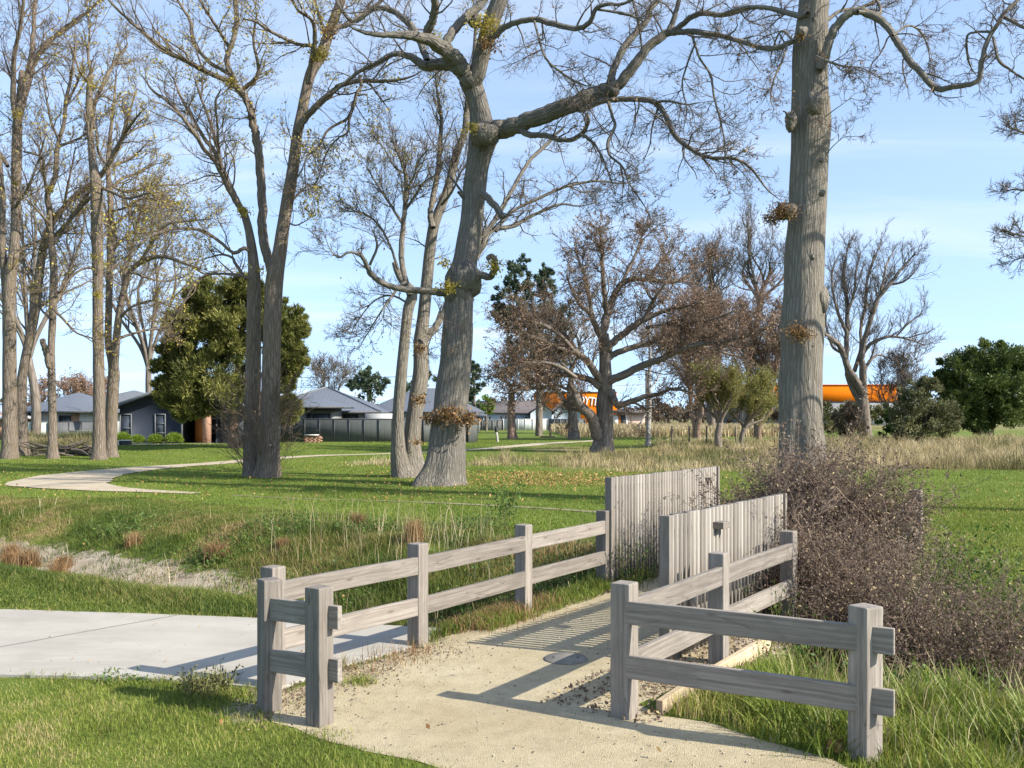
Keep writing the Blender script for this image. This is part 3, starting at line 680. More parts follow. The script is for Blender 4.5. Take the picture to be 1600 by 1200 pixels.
        V, Q = tubes(P1, ra, 4); mb.add(V, Q)
        p, t, f, own = spawn(P1, m2, .12, 1); L2 = L[own] * rng.uniform(*l2, len(own)) * (1.1 - .4 * f)
        P2 = grow(p, nrm(side_dirs(t, 25, 60) + [0, 0, up * 2]), L2, 4, wander * 1.15, (0, 0, up - 1.3 * down)); V, Q = tubes(P2, np.full((len(p), 1), r3 * 1.35) * np.linspace(1, .6, 5)[None], 3); mb.add(V, Q)
        p, t, f, own = spawn(P2, m3, .1, 1); L3 = np.maximum(L2[own] * rng.uniform(*l3, len(own)), .12)
        P3 = grow(p, nrm(side_dirs(t, 20, 55) + [0, 0, up * 1.5]), L3, 3, wander * 1.2, (0, 0, up - 1.6 * down)); V, Q = tubes(P3, np.full((len(p), 1), r3) * np.linspace(1, .55, 4)[None], 3); mb.add(V, Q)
        s.tips = P3[:, -1]; s.mid = P3[:, 1]
        if m4:
            p, t, f, own = spawn(P3, m4, .2, 1); P4 = grow(p, side_dirs(t, 20, 50), L3[own] * rng.uniform(.4, .8, len(own)), 2, .2, (0, 0, up - 2 * down)); V, Q = tubes(P4, np.full((len(p), 1), r3 * .8) * np.linspace(1, .6, 3)[None], 3); mb.add(V, Q); s.tips = P4[:, -1]
        mb.build(name, s.twig, s.root, s.o)
    def leaf(s, mat, frac=.2, size=.07, n=1, patch=.5, thr=.0, name='leaves', box=None, drop=.2, spread=.08):
        p = np.concatenate([s.tips, s.mid]); m = rng.uniform(size=len(p)) < frac
        if patch: m &= (noise2(p[:, 0] + p[:, 1] * .6, p[:, 2], patch * 2, s.seed % 20) > thr)
        p = p[m]
        if box is not None:
            px = 800 + p[:, 0] * F / p[:, 1]; py = HZ - (p[:, 2] - CAM) * F / p[:, 1]; p = p[(px > box[0]) & (px < box[2]) & (py > box[1]) & (py < box[3])]
        if len(p) == 0: return
        p = np.repeat(p, n, 0); V, Q, v = leaves(p, size, drop, 0, .6, spread)
        make_mesh(name, V, Q, None, M[mat], s.root, s.o, {'v': v})
    def tuft(s, px, py, w_, d, mat='leaf_brown', n=260, up=.3, name='shoot_leaves', size=.09, hq=.7):
        """a tuft of shoots and withered leaves on the bark"""
        Yd = s.Y + d; c = np.array([(px - 800) * Yd / F, Yd, CAM + (HZ - py) * Yd / F]); r = w_ / 2 * Yd / F; mb = Cloud()
        S = c + rng.normal(size=(n // 6, 3)) * r * [.35, .2, .25]; D = nrm(rng.normal(size=S.shape) + [0, -.3, up]); P = grow(S, D, rng.uniform(.4, 1.0, len(S)) * r, 3, .2)
        V, Q = tubes(P, np.full((len(S), 4), .006), 3); mb.add(V, Q, v=.1)
        q = c + rng.normal(size=(n, 3)) * r * [.5, .35, .5 * hq]; mb.leaves(q, size, .2)
        make = mb.build(name, M[mat], s.root, s.o, av=True)

def lm(txt):
    """'x,y,w x,y,w ...' -> list"""
    return [tuple(float(a) for a in q.split(',')) for q in txt.split()]

# --- the great gnarled tree in the middle
t = Tree('oak_tree', 'largest gnarled bare tree in the middle with one massive limb reaching right', 688, 757, 'bark_oak', 'twig_grey', seed=1)
t.trunk(lm('686,759,74 687,750,64 690,738,57 694,715,53 697,680,51 705,620,50 712,560,49 716,500,46 718,455,46 721,437,52 725,415,40 731,380,37 736,350,36 741,300,36 746,262,36 752,232,41 756,212,46 753,196,38 748,165,32 742,145,32 733,122,34'), .4, k=26)
t.trunk(lm('735,128,30 744,118,27 753,85,26 760,60,27 770,27,27 780,0,25 795,-60,20 812,-130,14 830,-210,8 845,-270,4'), -1.5, 0, 14, 'trunk', .4, tw=.8)
L = t.limb
L(lm('752,206,30 777,203,31 800,197,28 840,184,27 880,168,27 920,152,26 948,143,27 958,138,24'), .4, -1.2, .25, .35)
L(lm('956,137,20 967,131,17 987,107,16 1013,73,14 1037,55,13 1047,46,10 1055,22,8 1062,-5,7 1075,-50,5 1090,-100,3'), -1.2, -2.0, .9)
L(lm('955,140,14 955,125,13 960,103,12 980,67,11 1007,37,10 1017,13,9 1030,-3,8 1048,-40,6 1060,-90,4'), -1.2, .8, .9)
L(lm('1040,52,9 1060,43,9 1090,22,8 1133,23,8 1167,13,7 1200,11,5 1226,16,3'), -2.0, -3.2, .9)
L(lm('1042,53,9 1062,50,9 1083,50,9 1120,55,8 1153,63,7 1183,73,6 1216,74,4'), -2.0, -3.6, .8)
L(lm('905,172,10 917,168,10 940,158,10 967,155,9 1000,155,9 1027,162,9 1043,187,8 1053,210,8 1077,231,7 1107,246,6 1147,248,5 1173,263,4 1198,295,2.6 1218,312,1.2'), -.9, -3.0, 1.0)
L(lm('1022,160,5 1045,158,4 1073,163,3 1092,160,1.5'), -1.8, -2.4, 1.2)
L(lm('808,200,10 826,210,10 850,212,9 887,219,8 910,208,7 919,190,6 917,178,5'), -.2, -1.4, .6)
L(lm('905,210,5 918,216,5 933,231,4 947,260,3 958,290,2 962,306,1'), -1.3, -1.8, 1.2)
L(lm('951,160,6 956,180,5 961,197,5 950,222,5 953,243,4 973,261,3.5 983,287,3 1007,322,2 1022,352,1'), -1.3, -2.6, 1.5)
L(lm('970,260,3 974,285,2.5 972,310,1.4 976,340,1'), -1.6, -2.0, 1.5)
L(lm('1081,53,4.5 1092,88,4 1110,117,4 1117,157,3.5 1127,193,3 1133,233,2.5 1131,266,1.6 1138,300,1'), -2.4, -3.4, 1.8)
L(lm('1087,66,3.5 1074,100,3 1066,132,2.6 1073,172,2 1068,206,1.2 1076,228,.8'), -2.5, -2.0, 1.8)
L(lm('756,72,11 783,47,10 800,38,9 833,30,9 867,38,9 900,45,8 920,36,8 931,14,7 947,7,6 973,6,5 992,-6,4 1015,-30,2'), -.2, -2.6, .8)
L(lm('835,33,4 847,77,4 860,100,4 890,122,4 917,134,2.5 926,128,1.4'), -1.2, -2.4, 1.4)
L(lm('930,14,4 955,18,4 985,24,4 1005,33,3'), -2.2, -2.5, 1.0)
L(lm('734,128,30 726,112,26 713,91,24 690,74,22 667,61,18 633,55,13 600,55,9 567,50,6 545,40,3'), .4, -1.8, .5, .3)
L(lm('727,122,20 712,106,19 690,100,18 663,102,15 640,88,11 613,85,8 587,100,7 563,111,6 542,127,5 516,148,3'), .4, 1.6, .8)
L(lm('668,95,11 662,80,11 653,57,11 633,31,10 613,17,9 587,13,8 557,32,7 543,27,6 527,3,5 515,-30,3'), 1.0, 2.8, .8)
L(lm('664,62,14 671,42,14 677,28,13 680,0,13 676,-40,11 664,-90,8 650,-150,4'), -.5, -2.6, .8)
L(lm('696,72,15 703,55,15 716,38,14 733,22,14 748,10,12 762,-10,11 772,-60,8 776,-120,5 770,-180,3'), .0, 2.2, .8)
L(lm('704,458,13 693,457,13 667,454,11 633,452,10 606,446,9 590,437,9 579,428,9 573,415,8 569,405,6 561,392,4'), .3, -1.2, .15, .5)
L(lm('574,412,5 560,398,5 545,394,4 529,402,3 515,388,1.6 508,368,.8'), -1.1, -1.6, 1.2)
L(lm('578,414,4 589,384,4 583,360,2'), -1.1, -1.4, .8)
L(lm('738,430,13 752,430,12 764,433,11 772,424,10 774,408,9 768,400,8 761,404,7'), .0, -.6, .0)
L(lm('728,395,9 748,372,9 757,366,8 772,345,8 787,320,8 800,297,7 817,267,6 832,246,6 850,230,6 866,213,5 880,200,4'), .6, 2.6, .8)
L(lm('728,402,9 750,390,8 767,361,8 800,354,7 820,343,6 847,330,5 877,319,4 905,322,2.4 930,316,1.2'), .6, 3.0, 1.0)
L(lm('775,362,5 800,331,5 840,311,5 880,293,5 913,285,4 943,283,3 972,287,2 1000,278,1'), 1.4, 3.4, 1.0)
L(lm('752,300,10 760,308,11 773,320,11 783,336,10 786,340,8'), .2, -.5, .1)
L(lm('716,300,5 733,320,5 716,292,4 700,272,3'), .3, 1.2, .5)
L(lm('690,478,3 682,500,2.6 676,520,2 668,545,1.2'), -.3, -.6, 1.5)
for a in ((757, 211, 42, -.1, 0, 0, 'burl', (1.05, .85, .8)), (957, 141, 25, -1.2, 0, 0, 'burl', (1, .9, .8)), (727, 436, 52, .1), (716, 461, 40, .1), (741, 31, 24, .9)): t.lump(*a)
t.twigs(.25, (.5, 1.7), 6, 5, .0046, .035, .0, (30, 80), .21)
t.leaf('leaf_brown', .09, .075, 1, .35, -.1); t.leaf('leaf_yellow', .25, .07, 2, .4, .35, box=(740, -30, 900, 120), name='leaves')
for a in ((700, 648, 34, -.75, 'leaf_brown', 360), (730, 655, 36, -.7, 'leaf_brown', 360), (672, 655, 22, -.55, 'leaf_brown', 160), (700, 450, 30, -.6, 'leaf_yellow', 170), (772, 415, 26, -.6, 'leaf_yellow', 170), (738, 200, 22, -.5, 'leaf_yellow', 90), (694, 410, 18, -.3, 'leaf_yellow', 90), (760, 40, 46, -.5, 'leaf_yellow', 330), (765, 70, 36, -.5, 'leaf_brown', 200)): t.tuft(*a)
OAK = t

# --- the straight trunk on the right
t = Tree('plane_tree', 'thick straight pale trunk on the right rising from the dead brown shrub', 1252, 792, 'bark_elm', 'twig_brown', Y=21.2, seed=2)
t.trunk(lm('1251,794,92 1251,770,82 1252,745,72 1252,700,66 1251,650,64 1251,600,63.5 1253,555,64 1254,500,65 1256,460,62 1257,400,60 1261,340,58 1262,300,57 1264,250,58 1267,205,60 1267,170,59 1266,130,55 1267,75,53 1270,30,48 1272,0,46 1276,-60,42 1284,-140,34 1294,-230,24 1300,-320,14 1304,-400,6'), .3, k=30, vary=.035, tw=.25)
L = t.limb
L(lm('1282,108,16 1292,78,15 1300,52,14 1318,28,13 1340,17,12 1367,27,12 1387,43,11 1403,67,11 1420,93,10.5 1440,114,10 1463,138,9.5 1490,135,9 1527,127,8 1534,97,8 1543,63,7 1557,40,7 1570,20,6 1588,2,6 1612,-20,5 1640,-30,3'), .0, -1.6, .9, .15)
L(lm('1340,18,6 1372,22,6 1374,8,5 1360,-15,4 1350,-50,3'), -.6, .5, 1.0)
L(lm('1565,24,6 1583,34,5 1600,43,5 1630,50,4 1660,70,2'), -1.4, -2.6, 1.2)
L(lm('1549,50,5 1527,50,4 1511,57,4 1513,92,3.5 1520,112,1.5'), -1.4, -.6, 1.5)
L(lm('1552,58,5 1560,93,5 1577,108,4 1600,123,3.5 1625,130,2'), -1.4, -2.0, 1.6)
L(lm('1270,30,6 1293,30,6 1313,17,5.5 1350,10,5 1385,-10,4 1420,-40,2'), .0, 1.6, 1.2)
L(lm('1275,88,4 1292,95,4 1317,103,3 1345,106,2 1372,118,1'), -.4, -1.4, 2.2)
L(lm('1395,55,4 1420,40,3.5 1440,52,3 1452,84,2 1450,110,1'), -1.0, .8, 1.8)
L(lm('1262,22,9 1247,25,9 1227,19,8 1200,13,7 1165,12,5.5 1135,20,4 1115,28,2'), .0, 1.5, 1.0)
L(lm('1255,58,10 1238,65,9 1220,73,8 1200,77,7 1182,73,5 1160,66,3.5 1135,60,2'), -.1, 1.0, 1.0)
L(lm('1230,70,4 1222,95,3.5 1208,128,3 1204,155,2 1210,172,1'), -.2, -.8, 1.6)
L(lm('1240,64,4 1222,48,3.5 1210,68,3 1204,90,1.5'), -.2, .6, 1.2)
L(lm('1287,-60,12 1320,-90,10 1370,-110,8 1440,-105,6 1510,-70,5 1560,-40,4 1590,-10,2'), .2, -3, 1.0)
L(lm('1280,-60,10 1240,-90,9 1180,-110,7 1110,-90,5 1060,-60,3'), .2, 2.4, .9)
L(lm('1284,-120,12 1320,-180,10 1370,-240,7 1420,-300,4'), .2, 2.4, .8); L(lm('1288,-160,10 1250,-220,8 1200,-280,4'), .2, -2.4, .8)
L(lm('1240,188,5 1232,182,5 1228,176,3 1224,173,1.5'), -.3, -.4, 0)
L(lm('1290,182,2 1303,172,1.6 1320,160,1.2 1336,146,.8'), -.4, -.6, 1.5); L(lm('1292,240,2 1302,228,1.5 1318,214,1'), -.3, -.6, 1.5)
for a in ((1273, 162, 30, -.42, 0, 0, 'knot', (.85, .7, 1.1)), (1283, 470, 27, .0, 0, 0, 'burl', (.9, .8, 1.5)), (1253, 50, 17, -.36, 0, 0, 'knot'), (1236, 190, 26, .05, 0, 0, 'knot', (.7, .7, 1.2)), (1285, 302, 10, -.28, 0, 0, 'knot'), (1269, 402, 9, -.45, 0, 0, 'knot'), (1283, 250, 8, -.3, 0, 0, 'knot'), (1228, 330, 32, -.1, 0, 0, 'knot', (1, .8, .8))): t.lump(*a)
t.twigs(.24, (.35, 1.15), 6, 5, .0038, .0, .02, (30, 80), .24)
t.leaf('leaf_brown', .16, .06, 1, .35, .0)
for a in ((1222, 330, 48, -.25, 'leaf_brown', 420, .1), (1205, 342, 28, -.2, 'leaf_brown', 220, -.2), (1247, 520, 42, -.55, 'leaf_brown', 420, .2), (1250, 56, 16, -.4, 'leaf_brown', 60)): t.tuft(*a, size=.055, hq=.5)

# --- the double trunk left of the middle
t = Tree('twin_stem_tree', 'tree of two close brown trunks with scruffy twigs round its foot, before the dark evergreen', 407, 745, 'bark_brown', 'twig_brown', seed=3)
t.trunk(lm('399,747,36 397,735,30 395,700,27 394,650,25 396,550,23 397,450,21 396,410,17 390,365,13 383,338,12 378,326,11'), .8, k=16, name='trunk', d0=.2)
t.trunk(lm('416,748,40 419,735,35 421,700,31 422,650,29 424,550,28 427,470,27 430,430,27 437,395,22 442,360,20 450,310,19 457,267,18 465,205,16 472,175,16 483,123,16 494,98,18 503,83,18 517,43,15 533,0,14 548,-60,11 562,-130,7 575,-200,3'), .5, k=18, name='trunk', d0=-.25, tw=.5)
L = t.limb
L(lm('429,428,17 419,405,15 411,370,15 409,320,14 407,270,14 402,225,13 397,200,13 391,170,12 380,148,11 372,138,11 364,126,10'), .2, 1.4, .4, .5)
L(lm('366,128,9 350,124,9 325,113,8 300,100,8 267,83,7 245,68,7 227,53,6 200,30,5 170,0,4 148,-30,2'), 1.4, -.6, 1.0); L(lm('367,130,9 360,113,9 354,93,9 363,67,8 370,33,8 368,0,7 372,-60,5 380,-120,3'), 1.4, 2.2, .9)
L(lm('358,116,6 345,108,6 327,97,6 303,67,5.5 297,33,5 278,0,4 262,-40,2'), 1.4, 3.2, 1.0); L(lm('357,72,6 345,52,5 333,33,5 313,0,4 300,-40,2'), 1.8, .4, 1.0)
L(lm('376,143,7 392,130,7 400,122,7 404,108,6 400,85,5 396,60,4 402,20,3'), 1.4, .4, .9); L(lm('396,185,5 388,170,4 380,140,3'), .8, 1, .5)
L(lm('384,340,10 373,322,9 355,290,9 337,253,8 318,232,7 307,213,7 283,180,6 262,157,5 240,143,4 222,118,2'), .8, -1.5, 1.1)
L(lm('376,325,9 362,295,8 345,258,7 333,233,7 318,214,6 300,182,5 282,150,4 270,120,2'), .8, 2.4, 1.1); L(lm('347,262,6 338,225,5 327,187,5 313,150,4 306,128,2.5'), 1.4, 1.0, 1.1)
L(lm('341,235,4 340,200,4 337,160,3.5 345,140,2'), 1.4, .2, 1.0)
L(lm('400,402,6 383,388,6 368,395,6 360,392,5 333,370,5 310,359,5 267,358,4 233,370,3.5 212,388,3 200,397,2.4 180,420,1.4'), .5, -1.8, 1.3); L(lm('395,440,6 380,432,6 350,428,4 320,431,4 300,452,3.5 287,473,3 268,495,2 252,504,1.4'), .3, -1.5, 1.5)
L(lm('384,436,5 368,412,5 362,402,4 345,398,3 320,404,2'), .3, 1, 1.2)
L(lm('486,124,8 481,128,8 487,90,7 492,60,7 488,33,6 467,17,5 457,0,4 445,-30,2'), -.1, -2.0, .9); L(lm('495,92,6 490,74,6 460,67,5 420,47,5 400,34,4 380,30,2'), -.1, -1.4, 1.1)
L(lm('520,52,8 527,43,8 547,37,7 565,22,6 590,6,5 620,-20,3'), .3, 1.4, .9); L(lm('500,85,7 510,60,6 500,30,5 492,0,4 485,-40,3'), .1, 2.0, .9)
L(lm('465,205,11 476,186,11 500,160,10 518,145,9 533,133,8 563,126,7 590,127,6 613,126,5 642,120,3 660,110,1.5'), .0, -1.2, .9)
L(lm('562,118,5.5 564,135,5.5 558,145,5 551,170,5 540,187,4.5 513,203,4 497,230,3.5 480,244,3 476,265,2 478,300,1'), -.8, -1.8, 1.4); L(lm('550,172,4 545,190,4 543,207,3.5 527,217,3 510,240,2.5 498,276,2 484,300,1'), -1.1, -1.4, 1.6)
L(lm('556,150,3 572,148,2.5 575,160,1.5'), -.9, -1, .8)
L(lm('452,320,4 470,300,3 492,292,2 508,270,1'), .2, .8, 1.2); L(lm('446,345,3 462,352,2.5 480,344,1.5'), .1, -.6, 1.5)
t.twigs(.30, (.7, 2.1), 6, 5, .0048, .05, .0, (25, 65), .17)
t.leaf('leaf_yellow', .38, .095, 1, .28, -.2)
for a in ((363, 128, 18, .9, 'leaf_yellow', 120), (380, 330, 20, .3, 'leaf_yellow', 130), (500, 85, 40, -.6, 'leaf_yellow', 300), (515, 50, 30, -.6, 'leaf_brown', 160), (408, 420, 24, -.2, 'leaf_yellow', 60)): t.tuft(*a)
# scruffy shoots round the foot
mb = MB(); n = 170; a_ = rng.uniform(0, 2 * np.pi, n); S = t.o + np.stack([np.cos(a_) * rng.uniform(.3, .8, n), np.sin(a_) * .5, rng.uniform(0, 2.4, n)], 1)
P = grow(S, nrm(np.stack([np.cos(a_) * .8, np.sin(a_) * .5, rng.uniform(.5, 1.4, n)], 1)), rng.uniform(.5, 1.9, n), 5, .16, (0, 0, .04)); V, Q = tubes(P, np.full((n, 6), .009) * np.linspace(1, .5, 6), 3); mb.add(V, Q)
p, tt_, f_, own = spawn(P, 5, .3, 1); P = grow(p, side_dirs(tt_, 15, 50), rng.uniform(.2, .6, len(p)), 3, .2); V, Q = tubes(P, np.full((len(p), 4), .0055), 3); mb.add(V, Q); mb.build('basal_shoots', M['twig_brown'], t.root, t.o)
V, Q, v = leaves(P[rng.uniform(size=len(P)) < .5][:, -1], .06); make_mesh('basal_leaves', V, Q, None, M['leaf_russet'], t.root, t.o, {'v': v})
TWIN = t

# --- the pair of stems just behind the great tree
t = Tree('forked_tree', 'bare tree of two pale stems joined at the foot just behind the great tree', 641, 746, 'bark_elm', 'twig_grey', seed=4)
t.trunk(lm('634,748,44 628,738,32 624,715,26 622,690,20 622,650,18 627,583,18 632,533,16.5 638,483,17 645,460,16 637,447,13 627,437,11 620,422,10 616,410,8'), -.6, k=14, d0=-.1)
t.trunk(lm('646,748,52 646,735,40 645,715,30 644,683,25 650,633,25 657,583,25 658,533,23 663,483,19 668,430,18.5 672,390,17 678,352,17 686,330,15 694,310,14 703,283,13.5 713,240,12.5 726,207,11 730,167,9 738,120,7 742,60,5 745,0,3'), .8, k=16, d0=.25, tw=.5)
L = t.limb
L(lm('640,462,9 630,425,9 627,397,9 630,350,8 635,300,7 632,266,6 622,240,4 612,215,2.5'), -.5, .6, 1.2, .35); L(lm('632,300,5 645,280,4 655,250,3 668,235,1.8'), .2, -1, 1.5)
L(lm('629,350,5 610,320,4 590,290,3 572,260,2'), .2, 1.6, 1.6); L(lm('631,330,4 650,305,4 662,285,3 690,268,2'), .2, -1.2, 1.5); L(lm('632,270,4 618,262,3 600,232,2 585,215,1.2'), .5, -.8, 1.6)
L(lm('676,356,10 672,335,9 677,306,9 685,260,8 688,217,7 690,187,6 684,150,4 680,110,2'), .4, 1.6, 1.2); L(lm('657,535,13 668,525,13 680,512,12 692,490,11 708,460,9 735,420,6 760,380,4'), .3, 1.8, .6)
L(lm('622,421,4 610,385,4 593,353,3.5 567,333,3 535,330,1.6'), -.5, -1.2, 1.6); L(lm('634,440,5 622,450,4 600,480,3 575,520,2 560,545,1'), -.5, -1.6, 1.6); L(lm('690,320,5 706,300,4 720,270,3 733,250,2'), .5, -.4, 1.3)
L(lm('640,475,4 612,462,3 585,470,2.5 560,500,2 548,522,1.2'), -.5, .6, 1.5)
t.twigs(.24, (.6, 1.8), 7, 5, .0048, .05, .0, (25, 65), .16)
t.leaf('leaf_yellow', .26, .075, 1, .3, -.2)
for a in ((657, 545, 18, -.25, 'leaf_brown', 120), (655, 625, 20, -.3, 'leaf_brown', 150), (652, 690, 16, -.3, 'leaf_brown', 60), (680, 60, 30, .2, 'leaf_yellow', 120)): t.tuft(*a)

# --- the row of trees on the left
def left_tree(label, px, py, trunks, limbs, seed, leaff=.30, sp=.26, thr=-.15, tufts=()):
    t = Tree('slender_tree', label, px, py, 'bark_brown', 'twig_brown', 'row of slender bare trees on the left', seed=seed)
    for q in trunks: t.trunk(lm(q[0]), *q[1:2], k=13, d0=q[2] if len(q) > 2 else 0, flare=q[3] if len(q) > 3 else .4, tw=.35)
    for q in limbs: t.limb(lm(q[0]), *q[1:])
    t.twigs(sp * 1.25, (.9, 2.6), 6, 5, .0068, .05, 0, (25, 62), .18); t.leaf('leaf_yellow', leaff, .115, 1, .24, thr)
    for q in tufts: t.tuft(*q)
    return t
left_tree('leftmost thick slender tree of the row with forked crown', 15, 718,
    [('15,720,29 15,700,24 15,650,22 15,600,21 15,540,20 14,470,19 16,430,18 22,395,15 25,340,14 25,300,14 26,240,15 27,195,14', .2), ('10,470,12 6,420,11 3,370,10 4,320,9 0,267,9 -8,200,8 -12,120,6 -16,20,4', -.8, .1, 0)],
    [('27,200,10 21,150,9 22,90,7 32,40,6 37,0,5 44,-60,3', .2, -1.5), ('28,195,11 37,140,10 47,100,9 52,50,7 55,0,6 60,-60,3', .2, 1.5), ('30,190,8 45,130,7 60,85,7 90,53,6 123,30,5 157,0,4 190,-30,2', .2, 2.6), ('27,180,9 32,140,10 35,112,9', .2, .4, 0), ('20,330,5 45,290,4 60,250,3 70,215,2', .1, -2), ('12,260,6 -10,220,5 -30,160,3', .1, 1.5), ('22,400,5 50,380,4 80,370,3 110,340,2', .1, 1.6)], 11, tufts=((27, 180, 22, -.4, 'leaf_yellow', 140), (25, 285, 14, -.4, 'leaf_yellow', 50)))
left_tree('dark leaning slender tree close behind the leftmost trunk', 34, 713,
    [('35,716,26 35,700,19 34,650,16 34,600,15 39,565,14 46,530,14 55,483,14 62,425,13 66,395,12 72,367,11 84,345,10 97,328,9 120,303,8 140,290,8 160,272,7 187,228,6 193,206,5 204,170,3.5 214,140,2', .6)],
    [('68,390,8 80,372,7 97,360,7 115,335,6 133,310,5 150,285,3', .2, -1.6), ('60,440,6 42,420,5 28,400,4 10,390,2', .1, 1), ('150,280,5 172,260,4 200,250,3.5 230,225,2', .4, 2), ('52,490,5 75,470,4 100,450,3 118,420,2', .0, 2), ('100,325,5 104,300,4 110,270,3 118,230,2', .3, -1), ('190,215,4 215,200,3 240,190,2', .6, 1.5)], 12)
left_tree('thin upright slender tree third from the left with crooked top', 82, 718,
    [('83,720,20 82,700,15 82,650,13 81,600,12 80,550,11 82,500,11 83,467,12 84,420,11 81,385,10 78,335,9 74,305,8.5 86,277,8 90,227,7 100,193,6 103,157,5.5 112,117,4 118,70,2.5', .5)],
    [('74,310,5 68,267,5 67,247,4.5 52,240,4 37,237,3', .2, -1.2), ('64,260,3 62,235,3 50,215,2', .0, .5), ('88,230,5 110,222,4 133,210,3.5 150,185,2', .3, 1.4), ('92,220,4 80,190,4 72,150,3 66,110,2', .3, -1), ('78,350,4 60,330,3.5 40,310,3', .1, -1.4), ('80,585,6 76,570,8 70,545,9 66,530,9', .0, -.3, 0), ('82,480,5 100,500,4 120,520,3 150,530,2', .1, -1.5), ('80,500,4 60,480,3 45,470,2', .0, 1.2), ('104,160,4 120,130,3.5 130,90,2', .4, 1)], 13, .2, tufts=((80, 295, 18, -.2, 'leaf_yellow', 90),))
left_tree('straight slender tree with yellow tuft on its bare trunk, fourth from the left', 154, 718,
    [('154,720,26 155,705,20 155,650,18 155,617,17.5 153,533,16.5 153,470,16 153,433,16 152,367,18 150,290,18 146,262,13 143,233,11 139,180,10 140,140,10 142,116,9', .4)],
    [('146,200,6 147,167,6 160,133,6 180,97,5 200,70,3', .4, 1.6), ('151,280,8 167,260,7 190,217,6 208,190,4 225,170,2.5', .2, -1.8), ('142,118,5 138,85,4 140,40,3 135,0,2', .4, 1), ('143,135,4 125,110,3.5 110,70,2.5', .4, -1), ('150,300,5 130,320,5 110,345,4 90,375,3', .2, 1.6), ('152,380,5 180,350,4 210,330,3.5 250,320,2', .2, 1.8), ('153,420,4 130,420,3.5 105,440,3 95,470,2', .2, -1.2), ('150,290,5 175,300,5 200,310,4 235,300,3', .2, -2), ('140,160,4 160,150,3 180,160,2', .4, .5)], 14, .26, thr=-.45, tufts=((153, 460, 15, -.35, 'leaf_yellow', 130), (150, 400, 12, -.3, 'leaf_yellow', 50), (145, 130, 30, -.2, 'leaf_yellow', 130)))
left_tree('forked slender tree nearest the dark gabled house, last of the row', 174, 715,
    [('174,717,26 173,700,20 174,650,18.5 176,610,18 178,580,17 174,560,13 169,535,11 170,483,10.5 172,417,10 172,383,9.5 173,317,9 169,265,8 172,215,6 178,160,4 182,110,2', .3), ('178,585,13 181,545,12 185,500,11 192,460,10 202,427,9 212,415,8 227,406,8 245,401,7 262,402,6 300,416,4.5 320,428,3 340,425,1.6', -1.4, 0, 0)],
    [('192,462,6 196,425,6 207,390,5 215,350,4 230,310,2.5', -.6, 1), ('220,408,5 240,375,5 262,350,4 300,345,3 330,342,2', -.9, -2.2), ('170,300,5 190,280,4.5 215,270,4 245,255,2.5', .2, 2), ('171,260,4 155,240,4 150,205,3', .2, -1), ('172,400,4 185,380,4 205,365,3 235,352,2', .1, 1.5), ('185,500,5 205,480,4 240,470,3.5 270,480,2', -.4, -1.6), ('182,530,5 205,522,4 235,515,3.5 262,516,2', -.3, 1), ('205,425,4 225,432,4 255,440,3 290,432,2', -.6, 1.5), ('174,330,4 195,325,3.5 225,310,3 262,318,1.6', .1, -1.6), ('172,290,4 200,300,4 240,290,3 280,290,2', .2, 1)], 15, .36, thr=-.5, tufts=((230, 290, 30, -.2, 'leaf_yellow', 100),))
# ------------------------------------------------------------------ houses, fences and sheds across the park
def X_(px, Y): return (px - 800) * Y / F
def Z_(py, Y): return CAM + (HZ - py) * Y / F
def poly_wall(m, pts, y0, y1): m.prism(pts, y0, y1)
def slab(m, a, b, c, d, th=.12):
    """a roof plane a b c d (counterclockwise seen from above) with thickness"""
    V = np.array([a, b, c, d], float); m.add(np.concatenate([V, V - [0, 0, th]]), [[0, 1, 2, 3], [7, 6, 5, 4], [0, 4, 5, 1], [1, 5, 6, 2], [2, 6, 7, 3], [3, 7, 4, 0]])
def hip(m, x0, x1, y0, y1, ze, zr, ov=.5, th=.14, gable=False):
    x0 -= ov; x1 += ov; y0 -= ov; y1 += ov; h = min((y1 - y0) / 2, (x1 - x0) / 2 - .1); yc = (y0 + y1) / 2
    ra, rb = ((x0 + h, yc, zr), (x1 - h, yc, zr)) if not gable else ((x0, yc, zr), (x1, yc, zr))
    A, B, C, D = (x0, y0, ze), (x1, y0, ze), (x1, y1, ze), (x0, y1, ze)
    V = np.array([A, B, C, D, ra, rb], float); Q = [[0, 1, 5, 4], [2, 3, 4, 5]]; T = [[1, 2, 5], [3, 0, 4]]
    n = 6; m.add(V, Q, T); m.add([A, B, C, D, *(np.array([A, B, C, D]) - [0, 0, th])], [[0, 4, 5, 1], [1, 5, 6, 2], [2, 6, 7, 3], [3, 7, 4, 0], [7, 6, 5, 4]])
    return ra, rb
def window(root, o, x0, x1, z0, z1, y, frame='trim_dark', bars=0, fw=.05, bx=0):
    m = MB(); xc, zc = (x0 + x1) / 2, (z0 + z1) / 2
    m.box((x0 + fw / 2, y - .03, zc), (fw, .06, z1 - z0)); m.box((x1 - fw / 2, y - .03, zc), (fw, .06, z1 - z0))
    m.box((xc, y - .03, z0 + fw / 2), (x1 - x0 - 2 * fw, .058, fw)); m.box((xc, y - .03, z1 - fw / 2), (x1 - x0 - 2 * fw, .058, fw))
    for i in range(bars): m.box((xc, y - .028, z0 + (z1 - z0) * (i + 1) / (bars + 1)), (x1 - x0 - 2 * fw, .05, fw * .8))
    for i in range(bx): m.box((x0 + (x1 - x0) * (i + 1) / (bx + 1), y - .026, zc), (fw * .8, .05, z1 - z0 - 2 * fw))
    f = m.build('window', M[frame], root, o); m = MB(); m.box((xc, y - .008, zc), (x1 - x0 - fw, .012, z1 - z0 - fw)); m.build('pane', M['glass_dark'], f, o); return f
